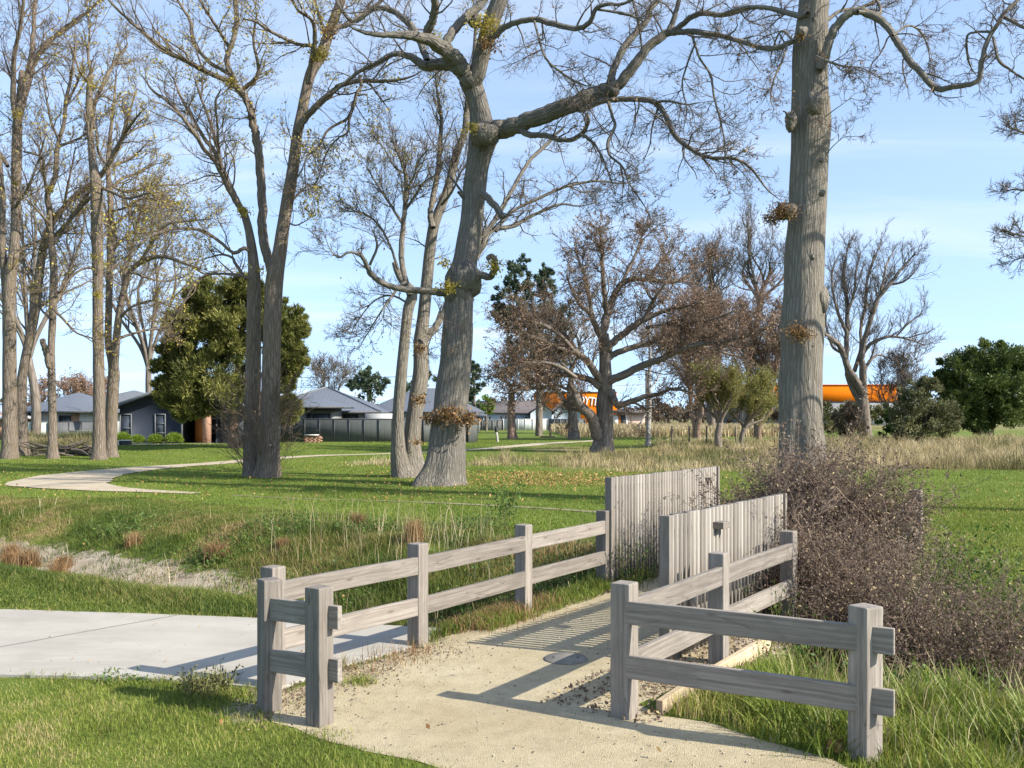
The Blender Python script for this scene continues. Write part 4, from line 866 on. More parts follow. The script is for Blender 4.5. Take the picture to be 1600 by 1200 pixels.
def ridge_cap(m, P, w_=.16):
    for a, b in zip(P[:-1], P[1:]): m.tube([np.array(a) + [0, 0, .02], np.array(b) + [0, 0, .02]], [w_ / 2] * 2, 6)

# the dark gabled house on the left
Yh = 62.0; xa, xw, xg, xb = X_(187, Yh), X_(285, Yh), X_(333, Yh), X_(386, Yh); xr = (xa + xb) / 2; ze = 2.72; zr = ze + (xr - xa) * .36; o = (xa, Yh, 0)
h = thing('dark_house', 'charcoal gabled house with round green shrubs along its wall and an orange timber porch', 'house', o)
m = MB(); m.prism([(xa, -.2), (xw, -.2), (xw, ze + (xw - xa) * .36 - .1), (xa, ze - .1)], Yh, Yh + 9); m.build('wall', M['clad_dark'], h, o)
m = MB(); m.prism([(xw + .003, -.2), (xb, -.2), (xb, ze - .1), (xw + .003, ze + (xr - xa) * .36 - .12)], Yh + 2.2, Yh + 9); m.build('porch_wall', M['trim_dark'], h, o)
m = MB(); m.prism([(xg + .0, -.2), (xg + .12, -.2), (xg + .12, 2.6), (xg, 2.6)], Yh + .6, Yh + 2.2); m.box(((xg + xb) / 2 + .1, Yh + .7, 2.55), (xb - xg - .2, .2, .5)); m.prism([(xw + .02, 2.45), (xb, 2.45), (xb, ze - .1), (xr, zr - .14), (xw + .02, ze + (xw - xa) * .36 - .12)], Yh + .02, Yh + .3); m.build('gable_front', M['clad_dark'], h, o)
m = MB(); m.box((X_(306, Yh), Yh + 1.2, 1.2), (X_(316, Yh) - X_(297, Yh), .3, 2.5)); m.build('timber_panel', M['cedar'], h, o)
m = MB(); m.box((X_(325, Yh), Yh - .2, 1.2), (.44, .4, 2.5)); m.build('porch_pillar', M['brick'], h, o)
m = MB(); m.box(((xg + xb) / 2 + .15, Yh + .9, 1.08), (xb - xg - .4, .08, 2.2)); m.build('garage_door', M['door_ribs'], h, o)
m = MB(); m.box((X_(317.2, Yh), Yh + 1.0, 1.15), (.1, .08, 2.2)); m.build('door_frame', M['trim_white'], h, o)
m = MB(); ov = .55
for sg in (-1, 1):
    xe = xa - ov if sg < 0 else xb + ov; zz_ = ze - ov * .36
    if sg < 0: slab(m, (xe, Yh - .6, zz_), (xr, Yh - .6, zr), (xr, Yh + 9.5, zr), (xe, Yh + 9.5, zz_), .10)
    else: slab(m, (xr, Yh - .6, zr), (xe, Yh - .6, zz_), (xe, Yh + 9.5, zz_), (xr, Yh + 9.5, zr), .10)
rf = m.build('roof', M['roof_dark'], h, o)
m = MB()
for sg in (-1, 1):
    xe = xa - ov if sg < 0 else xb + ov; zz_ = ze - ov * .36
    m.add([(xe, Yh - .64, zz_ - .2), (xr, Yh - .64, zr - .2), (xr, Yh - .64, zr + .03), (xe, Yh - .64, zz_ + .03), (xe, Yh - .602, zz_ - .2), (xr, Yh - .602, zr - .2), (xr, Yh - .602, zr + .03), (xe, Yh - .602, zz_ + .03)], [[0, 1, 2, 3], [4, 7, 6, 5], [0, 4, 5, 1], [3, 2, 6, 7], [0, 3, 7, 4], [1, 5, 6, 2]])
m.build('barge_board', M['trim_grey'], rf, o)
m = MB(); m.box((xw - .03, Yh - .03, 1.45), (.1, .06, 3.0)); m.build('corner_trim', M['trim_grey'], h, o)
window(h, o, X_(187.5, Yh), X_(206, Yh), .25, 2.1, Yh, 'trim_grey', 1, .06); window(h, o, X_(242, Yh), X_(259, Yh), .25, 2.1, Yh, 'trim_grey', 2, .06)
# the round shrubs along its wall
def ball_mesh(mat):
    n = 2200; d = nrm(rng.normal(size=(n, 3)) + [0, 0, .25]); d[:, 2] = np.abs(d[:, 2]) * .95 - .1; c = d * rng.uniform(.25, .5, n)[:, None] * [1, 1, 1.05]
    a = nrm(d + .45 * rng.normal(size=(n, 3)) + [0, 0, .25]); b = nrm(np.cross(a, rng.normal(size=(n, 3)))) * .022; L_ = rng.uniform(.12, .26, n)[:, None]
    V = np.stack([c - b, c + b, c + a * L_], 1).reshape(-1, 3) + [0, 0, .42]
    return V, np.arange(3 * n).reshape(-1, 3), np.repeat(rng.uniform(0, 1, n), 3)
V, Tq, v = ball_mesh('leaf_bright')
bp = [(191.5, .9), (215, .86), (243, .9), (272, 1.0)]; bl = ['round green shrub at the left end of the charcoal house wall by the first window', 'round green shrub between the two windows of the charcoal house', 'round green shrub under the second window of the charcoal house', 'widest round green shrub beside the porch of the charcoal house']
first = None
for (px, sc), lb in zip(bp, bl):
    loc = (X_(px, 60.6), 60.6, 0)
    if first is None:
        first = thing('round_shrub', lb, 'shrub', loc, 0, 'round shrubs by the charcoal house'); make_mesh('foliage', V, None, Tq, M['leaf_bright'], first, attrs={'v': v})
        mb = MB(); [mb.tube([(0, 0, -.1), (.05 * math.cos(q), .05 * math.sin(q), .25), (.2 * math.cos(q), .2 * math.sin(q), .5)], [.02, .018, .01], 5) for q in range(6)]; mb.build('stem', M['twig_brown'], first)
    else: copy_thing(first, loc, lb, px, (sc, sc, sc * .97))
th = thing('planter_box', 'small dark planter box with a white rim in front of the first round shrub', 'planter', (X_(196, 58.5), 58.5, 0)); m = MB(); m.box((0, 0, .2), (.62, .4, .5)); m.build('box', M['trim_dark'], th); m = MB(); m.box((0, 0, .475), (.7, .48, .05)); m.box((-.325, -.215, .2), (.05, .05, .5)); m.build('rim', M['trim_white'], th)

# grey hipped house behind the grey fence
o = (X_(500, 84), 84, 0); h = thing('grey_house', 'low grey house with a broad blue-grey hipped roof behind the long grey fence', 'house', o)
x0, x1 = X_(405, 82), X_(584, 80); m = MB(); m.box(((x0 + x1) / 2 - .0, 86.2, 1.05), (x1 - x0 - .9, 11.4, 2.5)); m.build('wall', M['clad_grey'], h, o)
m = MB(); ra, rb = hip(m, x0, x1, 80.5, 91.5, 2.32, 4.5, .55); rf = m.build('roof', M['roof_grey'], h, o)
m = MB(); ridge_cap(m, [ra, rb]); ridge_cap(m, [(x1 + .55, 79.95, 2.32), rb]); ridge_cap(m, [(x0 - .55, 79.95, 2.32), ra]); m.build('ridge_cap', M['trim_grey'], rf, o)
m = MB(); m.box(((x0 + x1) / 2, 79.9, 2.25), (x1 - x0 + 1.1, .1, .16)); m.build('gutter', M['trim_dark'], rf, o)
window(h, o, X_(536, 80.4), X_(560, 80.4), 1.2, 2.1, 80.42, 'trim_dark', 0, .07, 2)
xw0, xw1 = X_(380, 76), X_(528, 76); m = MB(); m.box(((xw0 + xw1) / 2, 77.6, 1.25), (xw1 - xw0 - .6, 3.6, 2.9)); wg = m.build('wing_wall', M['clad_grey'], h, o)
m = MB(); ra, rb = hip(m, xw0, xw1, 75.6, 79.4, 2.70, 3.45, .6); m.build('wing_roof', M['roof_grey'], h, o); m = MB(); m.box(((xw0 + xw1) / 2, 74.92, 2.62), (xw1 - xw0 + 1.2, .1, .15)); m.box((xw1 - 1.2, 75.75, 2.42), (3.0, .1, .22)); m.build('wing_gutter', M['trim_dark'], h, o)
window(h, o, X_(478, 75.6), X_(516, 75.6), 1.0, 2.2, 75.76, 'trim_dark', 0, .08, 1)
xs0, xs1 = X_(575, 88), X_(745, 88); m = MB(); m.box(((xs0 + xs1) / 2, 92, 1.2), (xs1 - xs0 - .8, 8, 2.5)); m.build('side_wall', M['clad_white'], h, o); m = MB(); hip(m, xs0, xs1, 88, 96, 2.35, 4.6, .55); m.build('side_roof', M['roof_grey'], h, o)
m = MB(); m.box((X_(594, 78), 78.6, .9), (2.6, .1, 2.5)); m.build('white_wall', M['clad_white'], h, o)
# the long grey fence in front
o = (X_(590, 71), 71, 0); f = thing('panel_fence', 'long grey sheet metal fence in front of the hipped grey house', 'fence', o); xa_, xb_ = X_(425, 71), X_(742, 71); m = MB(); m.box(((xa_ + xb_) / 2, 71, .8), (xb_ - xa_, .06, 1.86)); m.build('sheet_panel', M['fence_grey'], f, o)
m = MB(); m.box(((xa_ + xb_) / 2, 71, 1.745), (xb_ - xa_, .11, .05)); m.build('top_rail', M['trim_grey'], f, o); px0 = None
for i, q in enumerate(np.arange(430, 745, 23.2)):
    m = MB(); m.box((X_(q, 71), 70.95, .8), (.06, .09, 1.86)); k = m.build('fence_post', M['trim_dark'], f, o)
m = MB(); m.box((xb_, 73.5, .8), (.06, 5, 1.86)); m.build('return_panel', M['fence_grey'], f, o)
# stacked bricks with a white sheet by the fence
th = thing('brick_stack', 'small brown stack with a white lid against the long grey fence', 'stack', (X_(489, 69.4), 69.4, float(hf(X_(489, 69.4), 69.4)))); m = MB()
for z in range(5):
    for q in range(4): m.box((-.52 + q * .31 + (.1 if z % 2 else 0), .02 * z, .05 + z * .095), (.3, .5, .09))
m.build('brick_pile', M['brick'], th); m = MB(); m.box((-.08, .02, .56), (1.0, .6, .06)); m.build('lid', M['trim_white'], th)

# house and fences behind the left row
o = (X_(95, 80), 80, 0); h = thing('left_house', 'pale walled house with a long grey roof behind the left row of trees', 'house', o); x0, x1 = X_(33, 80), X_(146, 80); m = MB(); m.box(((x0 + x1) / 2, 84, 1.1), (x1 - x0 - .8, 8, 2.7)); m.build('wall', M['clad_white'], h, o)
m = MB(); ra, rb = hip(m, x0, x1, 80, 88, 2.35, 4.0, .6); rf = m.build('roof', M['roof_grey'], h, o); m = MB(); m.box(((x0 + x1) / 2, 79.35, 2.27), (x1 - x0 + 1.2, .1, .16)); m.build('gutter', M['trim_dark'], rf, o)
window(h, o, X_(92, 80), X_(112, 80), .9, 2.0, 79.98, 'trim_dark', 0, .08, 1); m = MB(); m.box((X_(118, 80), 79.93, 1.1), (.62, .14, 2.4)); m.build('brick_pier', M['brick'], h, o); m = MB(); m.box(((x0 + x1) / 2 - 1.9, 79.96, 1.93), (x1 - x0 - 4.8, .1, .6)); m.build('eave_band', M['clad_grey'], h, o)
o = (X_(170, 96), 96, 0); h = thing('rear_house', 'house with a pale grey roof peeping out left of the charcoal gable', 'house', o); x0, x1 = X_(120, 96), X_(250, 96); m = MB(); m.box(((x0 + x1) / 2, 100, 1.5), (x1 - x0 - .8, 8, 3.4)); m.build('wall', M['clad_grey'], h, o); m = MB(); hip(m, x0, x1, 96, 104, 3.1, 4.6, .5); m.build('roof', M['trim_grey'], h, o)
o = (X_(-30, 76), 76, 0); h = thing('white_eaved_house', 'corner of a brown house with a white roof edge at the far left edge', 'house', o); x0, x1 = X_(-120, 76), X_(9, 76); m = MB(); m.box(((x0 + x1) / 2, 79, 1.0), (x1 - x0 - .5, 6, 2.4)); m.build('wall', M['brick'], h, o); m = MB(); hip(m, x0, x1, 76, 82, 1.85, 3.0, .5); m.build('roof', M['trim_white'], h, o)
def pfence(name, label, pa, pb, Ya, Yb, h_, mat, npost=3, cap='trim_grey'):
    a, b = np.array([X_(pa, Ya), Ya]), np.array([X_(pb, Yb), Yb]); d = b - a; L_ = np.linalg.norm(d); rz = math.atan2(d[1], d[0]); f = thing(name, label, 'fence', (*a, 0), rz); m = MB(); m.box((L_ / 2, 0, h_ / 2 - .1), (L_, .05, h_ + .2)); m.build('sheet_panel', M[mat], f)
    m = MB(); m.box((L_ / 2, 0, h_ + .022), (L_, .09, .045)); m.build('top_rail', M[cap], f)
    for i in range(npost + 1): m = MB(); m.box((i * L_ / npost, -.06, h_ / 2 - .1), (.07, .06, h_ + .2)); m.build('fence_post', M[cap], f)
pfence('panel_fence', 'light grey sheet fence standing between the dark leaning trunk and the thin crooked trunk', 36, 76, 74, 74, 1.48, 'fence_pale'); pfence('panel_fence', 'black slatted fence behind the brush pile, left of the charcoal house', 86, 146, 73, 76, 1.48, 'fence_dark', cap='trim_dark'); pfence('panel_fence', 'low grey sheet fence right of the brush pile', 106, 150, 70, 71, .85, 'fence_grey')
# far houses and fences in the middle
o = (X_(800, 140), 140, 0); h = thing('blue_house', 'far long house with a dull grey roof and pale blue walls behind the pale fence', 'house', o); x0, x1 = X_(748, 140), X_(836, 140); m = MB(); m.box(((x0 + x1) / 2, 144, 1.2), (x1 - x0 - .8, 8, 2.6)); m.build('wall', M['clad_blue'], h, o); m = MB(); hip(m, x0, x1, 140, 148, 2.4, 4.2, .5, gable=True); m.build('roof', M['roof_brown'], h, o)
for q in (751, 756, 763, 781, 788, 803, 820): window(h, o, X_(q, 140), X_(q + 4.6, 140), .9, 1.9, 139.98, 'trim_white', 0, .06)
o = (X_(850, 136), 136, 0); h = thing('gabled_house', 'far pale blue gabled house with a grey roof right of the pruned trunk', 'house', o); m = MB(); xx = [X_(q, 136) for q in (829, 848, 862, 880, 908)]; m.prism([(xx[0], -.2), (xx[2], -.2), (xx[2], 2.6), (xx[1], 3.5), (xx[0], 2.3)], 136, 146); m.prism([(xx[2] + .01, -.2), (xx[4], -.2), (xx[4], 2.3), (xx[3], 3.6), (xx[2] + .01, 2.0)], 137, 146); m.build('wall', M['clad_blue'], h, o)
m = MB(); xe0, xe1 = xx[0] - .5, xx[2] + .5; slab(m, (xe0, 135.6, 2.25), (xx[1], 135.6, 3.75), (xx[1], 146, 3.75), (xe0, 146, 2.25)); slab(m, (xx[1], 135.6, 3.75), (xe1, 135.6, 2.45), (xe1, 146, 2.45), (xx[1], 146, 3.75)); slab(m, (xx[2] - .6, 136.6, 1.9), (xx[3], 136.6, 3.85), (xx[3], 146, 3.85), (xx[2] - .6, 146, 1.9)); slab(m, (xx[3], 136.6, 3.85), (xx[4] + .4, 136.6, 2.2), (xx[4] + .4, 146, 2.2), (xx[3], 146, 3.85)); m.build('roof', M['roof_brown'], h, o)
o = (X_(975, 140), 140, 0); h = thing('brick_house', 'far pink brick house with a flat dark roof right of the thick oak trunk', 'house', o); x0, x1 = X_(948, 140), X_(1012, 140); m = MB(); m.box(((x0 + x1) / 2, 144, 1.0), (x1 - x0, 8, 2.4)); m.build('wall', M['brick_pale'], h, o); m = MB(); m.box(((x0 + x1) / 2, 144, 2.5), (x1 - x0 + .8, 9.2, .5)); m.build('roof', M['roof_brown'], h, o)
m = MB(); m.box((X_(973.5, 140), 139.97, 1.1), (.75, .06, 2.0)); m.build('door', M['trim_dark'], h, o); m = MB(); m.box((X_(967.5, 140), 139.97, 1.3), (.42, .06, 1.6)); m.build('shutter', M['cedar'], h, o); m = MB(); m.box((X_(979, 140), 139.96, 1.0), (.3, .08, 2.2)); m.box((X_(961, 140), 139.96, 1.3), (.9, .08, 1.3)); m.build('white_trim', M['trim_white'], h, o)
o = (X_(735, 112), 112, 0); h = thing('corner_house', 'small house with a grey hipped roof just right of the great tree', 'house', o); x0, x1 = X_(700, 112), X_(752, 112); m = MB(); m.box(((x0 + x1) / 2, 115, 1.0), (x1 - x0 - .6, 6, 2.4)); m.build('wall', M['clad_grey'], h, o); m = MB(); hip(m, x0, x1, 112, 118, 2.0, 3.4, .5); m.build('roof', M['roof_grey'], h, o)
pfence('panel_fence', 'far dark grey fence left of the pruned trunk', 738, 786, 128, 128, 1.38, 'fence_grey', 6); pfence('panel_fence', 'far pale green fence behind the pruned trunk', 786.4, 856, 128, 128, 1.5, 'fence_pale', 6, 'trim_white'); pfence('panel_fence', 'far grey fence behind the crooked tree, left of the thick oak', 856.4, 914, 128, 128, 1.5, 'fence_grey', 6)
# orange stores
Yo = 215.; o = (X_(905, Yo), Yo, 0); h = thing('orange_store', 'large orange store with white letters seen between the far trunks', 'building', o); x0, x1 = X_(838, Yo), X_(963.5, Yo); zt = Z_(613, Yo); m = MB(); m.box(((x0 + x1) / 2, Yo + 12, zt / 2), (x1 - x0, 24, zt)); m.build('wall', M['clad_orange'], h, o)
m = MB(); m.box(((x0 + x1) / 2, Yo + 12, zt + .08), (x1 - x0 + .4, 24.4, .16)); m.build('parapet', M['trim_grey'], h, o)
fc = bpy.data.curves.new('lettering', 'FONT'); fc.body = 'OYTI2I'; fc.size = 2.55; fc.extrude = .06; fc.offset = .035; fc.align_x = 'LEFT'; fc.align_y = 'CENTER'
tmp = bpy.data.objects.new('lettering_curve', fc); COL.objects.link(tmp); dg = bpy.context.evaluated_depsgraph_get(); me = bpy.data.meshes.new_from_object(tmp.evaluated_get(dg)); bpy.data.objects.remove(tmp)
me.materials.clear(); me.materials.append(M['letter_white']); lt = bpy.data.objects.new('lettering', me); COL.objects.link(lt); lt.parent = h; lt.location = (X_(903, Yo) - o[0], -.12, Z_(625, Yo)); lt.rotation_euler = (R(90), R(7), 0); lt.scale = (.72, 1, 1)
Yo = 190.; o = (X_(1330, Yo), Yo, 0); h = thing('orange_warehouse', 'long orange warehouse top showing right of the thick straight trunk', 'building', o); x0, x1 = X_(1150, Yo), X_(1408, Yo); zt = Z_(602, Yo); zb = Z_(627, Yo); m = MB(); m.box(((x0 + x1) / 2, Yo + 15, (zt + zb) / 2), (x1 - x0, 30, zt - zb)); m.build('orange_cladding', M['clad_orange'], h, o); m = MB(); m.box(((x0 + x1) / 2, Yo + 15, zb / 2), (x1 - x0 - .4, 29.6, zb)); m.build('wall', M['trim_grey'], h, o); m = MB(); m.box(((x0 + x1) / 2, Yo + 15, zt + .08), (x1 - x0 + .3, 30.3, .16)); m.build('parapet', M['clad_orange'], h, o)

# hill on the horizon
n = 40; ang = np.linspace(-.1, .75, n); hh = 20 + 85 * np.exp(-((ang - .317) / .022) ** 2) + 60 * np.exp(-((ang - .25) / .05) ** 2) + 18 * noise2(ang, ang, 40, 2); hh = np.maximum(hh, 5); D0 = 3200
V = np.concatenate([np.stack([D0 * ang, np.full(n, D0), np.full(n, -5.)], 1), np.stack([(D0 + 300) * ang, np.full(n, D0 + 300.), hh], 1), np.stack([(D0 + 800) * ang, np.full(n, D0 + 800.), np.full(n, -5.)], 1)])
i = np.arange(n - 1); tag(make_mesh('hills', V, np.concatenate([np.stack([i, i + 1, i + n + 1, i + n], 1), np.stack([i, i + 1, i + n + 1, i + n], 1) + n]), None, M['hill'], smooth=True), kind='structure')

# power lines above the roofs
o = (X_(365, 88), 88, 0); pl = thing('power_line', 'thin overhead power wires crossing above the grey roofs', 'power line', o)
for q in (365, 700, 1010):
    m = MB(); m.tube([(X_(q, 92), 92, -.5), (X_(q, 92), 92, 6.2)], [.13, .10], 8); m.box((X_(q, 92), 92, 5.9), (.1, 1.6, .1)); m.build('power_pole', M['twig_grey'], pl, o)
for dy, z in ((-.7, 5.95), (.7, 5.95), (0, 5.0)):
    for a, b in ((365, 700), (700, 1010)):
        xa_, xb_ = X_(a, 92), X_(b, 92); tt = np.linspace(0, 1, 14); m = MB(); m.tube(np.stack([xa_ + (xb_ - xa_) * tt, np.full(14, 92 + dy), z - 1.4 * (tt - tt * tt)], 1), np.full(14, .014), 4); m.build('wire', M['wire_black'], pl, o)
# bollard lamp, stump, wire fence, red bin
th = thing('bollard_lamp', 'short pale bollard with a black head on the lawn left of the pruned trunk', 'bollard', (X_(775.5, 73), 73, 0)); m = MB(); m.tube([(.12, 0, -.2), (.06, 0, .35), (0, 0, .75)], [.10, .09, .09], 10); m.build('shaft', M['bark_birch'], th); m = MB(); m.tube([(0, 0, .75), (0, 0, 1.0), (-.02, 0, 1.04), (-.02, 0, 1.16)], [.13, .13, .09, .09], 10); m.build('head', M['rubber_black'], th)
th = thing('timber_stub', 'low timber stub with a fallen board beside the crooked tree', 'post', (X_(860, 86), 86, 0)); m = MB(); m.box((0, 0, .4), (.17, .17, 1.1)); m.build('stub', M['bark_red'], th); m = MB(); m.box((-.25, -.3, .1), (1.3, .14, .14), .08); m.build('board', M['bark_red'], th)
o = (X_(1050, 62), 62, 0); f = thing('wire_fence', 'sagging wire fence on thin dark posts in the dry grass left of the willow bush', 'fence', o); ww = [(1013 + 37, 62), (1077, 63), (1104, 64), (1150, 66), (1220, 69)]
for q, y_ in ww: m = MB(); m.box((X_(q, y_), y_, .55), (.10, .10, 1.5)); m.build('fence_post', M['bark_far'], f, o)
for z in (.4, .75, 1.1):
    m = MB()
    for (q, y_), (q2, y2) in zip(ww[:-1], ww[1:]): m.tube([(X_(q, y_), y_ - .06, z), ((X_(q, y_) + X_(q2, y2)) / 2, (y_ + y2) / 2 - .06, z - .05), (X_(q2, y2), y2 - .06, z)], [.008] * 3, 4)
    m.build('wire', M['wire_black'], f, o)

# ------------------------------------------------------------------ evergreen crowns
def foliage(root, o, mat, clumps, Y, n_sub, n_leaf, size, asp=.4, up=.3, name='crown', sub=(.22, .42), inner=.35, droop=0., flat=1.0, core=True):
    """crown of many leaf clumps: clumps (px, py, rx, ry, depth offset, depth radius) in photo pixels at distance Y"""
    VV, vv = [], []; cores = MB()
    for px, py, rx, ry, dd, rd in clumps:
        Yc = Y + dd; s_ = Yc / F; c = np.array([(px - 800) * s_, Yc, CAM + (HZ - py) * s_]); r = np.array([rx * s_, rd, ry * s_])
        d = nrm(rng.normal(size=(n_sub, 3))); q = rng.uniform(inner ** 3, 1, n_sub) ** (1 / 3); out_ = rng.uniform(size=n_sub) < .28; q = np.where(out_, rng.uniform(1.0, 1.2, n_sub), q); sc = c + d * q[:, None] * r; sr = (rng.uniform(*sub, n_sub) * np.where(out_, .5, 1))[:, None] * r.mean()
        own = np.repeat(np.arange(n_sub), n_leaf); dl = nrm(rng.normal(size=(len(own), 3))); p = sc[own] + dl * sr[own] * rng.uniform(.3, 1.08, (len(own), 1)) * [1, 1, flat]
        a = nrm(dl * .7 + d[own] * .6 + rng.normal(size=(len(own), 3)) * .45 + [0, 0, up - droop]); b = nrm(np.cross(a, rng.normal(size=(len(own), 3)))); L_ = size * rng.uniform(.5, 1.3, len(own))[:, None]
        VV.append(np.stack([p - a * L_ * .5, p + b * L_ * asp * .5, p + a * L_ * .5, p - b * L_ * asp * .5], 1).reshape(-1, 3))
        vv.append(np.repeat(np.clip(np.repeat(rng.uniform(.15, .85, n_sub), n_leaf) + rng.normal(size=len(own)) * .16, 0, 1), 4))
    V = np.concatenate(VV); keep = np.repeat(V.reshape(-1, 4, 3)[:, :, 2].min(1) > .02, 4); V = V[keep]; v = np.concatenate(vv)[keep]
    return make_mesh(name, V, np.arange(len(V)).reshape(-1, 4), None, M[mat], root, o, {'v': v})
def evergreen(name, label, px, Y, clumps, mat, n_sub, n_leaf, size, trunks, asp=.4, up=.3, barkm='bark_far', cat='tree', group=None, **kw):
    x = X_(px, Y); o = np.array([x, Y, float(hf(x, Y))]); r = thing(name, label, cat, tuple(o), 0, group)
    for q in trunks:
        W = catmull(np.array([(X_(a, Y), Y + d, Z_(b, Y), w_ / 2 * Y / F) for a, b, w_, d in q]), 5); V, Q, T, bk = tube(W[:, :3], W[:, 3], 9, .06, seed=px); make_mesh('trunk', V, Q, T, M[barkm], r, o, {'bk': bk}, True)
    foliage(r, o, mat, clumps, Y, n_sub, n_leaf, size, asp, up, **kw); return r, o
# the dark evergreen behind the double trunk
cl = [(340, 470, 48, 32, 0, 2.2), (385, 455, 30, 20, .5, 2), (315, 520, 55, 40, -.4, 2.4), (275, 560, 26, 40, .2, 2), (285, 615, 36, 28, -.6, 2), (330, 590, 60, 50, -1, 2.6), (370, 525, 48, 40, -.6, 2.6), (300, 634, 34, 20, -1.2, 1.8), (365, 612, 34, 22, -.4, 1.8), (450, 510, 26, 34, .4, 1.8), (455, 560, 22, 24, -.3, 1.5), (438, 590, 22, 20, 0, 1.4), (420, 500, 24, 34, .4, 1.8), (445, 640, 24, 20, -.3, 1.0)]
r_, o_ = evergreen('macrocarpa_tree', 'bulky dark evergreen with feathery olive foliage in front of the charcoal house', 372, 53.0, cl, 'leaf_macro', 80, 190, .34, [[(364, 705, 17, 0), (366, 660, 14, 0), (368, 600, 12, .2), (375, 540, 9, .2), (380, 470, 4, 0)], [(372, 705, 12, .3), (400, 640, 9, .3), (425, 570, 7, .2), (445, 515, 3, 0)]], .16, .5, 'bark_red', sub=(.16, .32))
# distant evergreens
cl = [(812, 430, 20, 28, 0, 1.6), (800, 465, 30, 30, 0, 2), (838, 470, 34, 34, .5, 2.4), (868, 500, 30, 40, 1, 2.4), (800, 500, 22, 18, -.5, 1.6), (822, 525, 34, 30, -.5, 2), (852, 440, 16, 24, .6, 1.4), (780, 485, 12, 12, 0, 1), (850, 560, 40, 26, 0, 2.5)]
evergreen('pine_tree', 'tall ragged dark pine rising behind the brown-leaved spreading oak', 835, 92, cl, 'leaf_conifer', 46, 60, .40, [[(842, 685, 12, 0), (842, 600, 10, 0), (836, 500, 7, 0), (822, 420, 3, 0)]], .3, .4, sub=(.12, .28), group='distant evergreens')
cl = [(740, 585, 10, 16, 0, 1), (742, 605, 15, 16, 0, 1.4), (738, 625, 18, 16, 0, 1.6), (745, 640, 18, 14, 0, 1.6)]
evergreen('conifer', 'dark pointed conifer just right of the great tree above the far roof', 740, 116, cl, 'leaf_conifer', 12, 80, .55, [[(741, 675, 6, 0), (741, 620, 4, 0), (740, 575, 1.5, 0)]], .3, .3, group='distant evergreens')
cl = [(575, 592, 17, 16, 0, 2), (560, 600, 14, 9, 0, 2), (592, 600, 16, 10, 0, 2), (572, 612, 26, 12, 0, 2.4), (574, 582, 8, 8, 0, 1)]
evergreen('cedar_tree', 'small flat-tiered evergreen rising behind the ridge of the grey hipped roof', 576, 118, cl, 'leaf_conifer', 12, 70, .55, [[(576, 675, 6, 0), (576, 620, 5, 0), (575, 580, 2, 0)]], .3, .2, group='distant evergreens')
cl = [(645, 595, 22, 18, 0, 2), (640, 620, 24, 18, 0, 2), (672, 600, 16, 20, 0, 2)]
evergreen('evergreen_tree', 'dark evergreen glimpsed between the two pale forked stems', 650, 116, cl, 'leaf_conifer', 10, 70, .55, [[(650, 675, 6, 0), (650, 600, 3, 0)]], .3, .3, group='distant evergreens')
cl = [(763, 632, 14, 12, 0, 1.6), (752, 640, 12, 10, 0, 1.6)]
evergreen('lime_bush', 'bright lime green bush beside the roof of the far blue house', 758, 122, cl, 'leaf_bright', 12, 70, .4, [[(760, 675, 4, 0), (760, 640, 2, 0)]], .5, .3, cat='bush')
cl = [(1540, 560, 44, 22, 0, 3.2), (1500, 585, 30, 28, -.5, 2.6), (1575, 580, 40, 34, .3, 3), (1620, 570, 40, 34, 0, 3), (1530, 610, 50, 34, -.8, 3.4), (1590, 620, 50, 34, -.8, 3.2), (1500, 635, 36, 30, -.6, 2.6), (1550, 645, 50, 24, -1, 3), (1640, 630, 40, 36, 0, 3), (1478, 600, 12, 18, 0, 1.4)]
evergreen('broadleaf_tree', 'large rounded dark green tree at the right edge above the dry grass', 1545, 80, cl, 'leaf_dark', 44, 230, .25, [[(1548, 690, 10, 0), (1548, 620, 8, 0), (1540, 570, 3, 0)]], .5, .3)
cl = [(1440, 612, 26, 20, 0, 1.6), (1452, 645, 38, 28, -.4, 2), (1415, 640, 26, 32, 0, 1.8), (1470, 660, 26, 24, -.4, 1.6), (1430, 668, 40, 18, -.5, 2), (1448, 600, 14, 12, 0, 1)]
evergreen('olive_shrub', 'big olive green shrub with pale flecked leaves left of the rounded dark green tree', 1440, 64, cl, 'leaf_olive', 30, 130, .17, [[(1408, 693, 9, 0), (1415, 650, 6, 0), (1440, 610, 2, 0)], [(1432, 693, 6, 0), (1455, 640, 3, 0)]], .5, .2, cat='shrub')
cl = [(1330, 642, 14, 14, 0, 1), (1322, 660, 20, 16, 0, 1.3), (1335, 672, 22, 12, 0, 1.3)]
evergreen('brown_cone_shrub', 'dull brown cone shaped shrub at the foot of the far bare tree', 1330, 70, cl, 'leaf_scrub', 24, 160, .16, [[(1330, 690, 5, 0), (1330, 640, 2, 0)]], .3, .6, cat='shrub')
cl = [(1296, 648, 22, 16, 0, 2), (1300, 665, 20, 12, 0, 2), (1275, 655, 18, 18, 0, 2)]
evergreen('low_green_hedge', 'low dull green hedge under the orange warehouse right of the thick trunk', 1290, 95, cl, 'leaf_olive', 16, 80, .3, [[(1296, 675, 4, 0), (1296, 650, 2, 0)]], .5, .3, cat='hedge')
cl = [(1380, 668, 14, 12, 0, 1), (1392, 655, 12, 14, 0, 1)]
evergreen('green_bush', 'small bright green bush in shade left of the olive shrub', 1385, 66, cl, 'leaf_weed', 14, 80, .2, [[(1385, 692, 3, 0), (1385, 660, 1.5, 0)]], .5, .3, cat='bush')
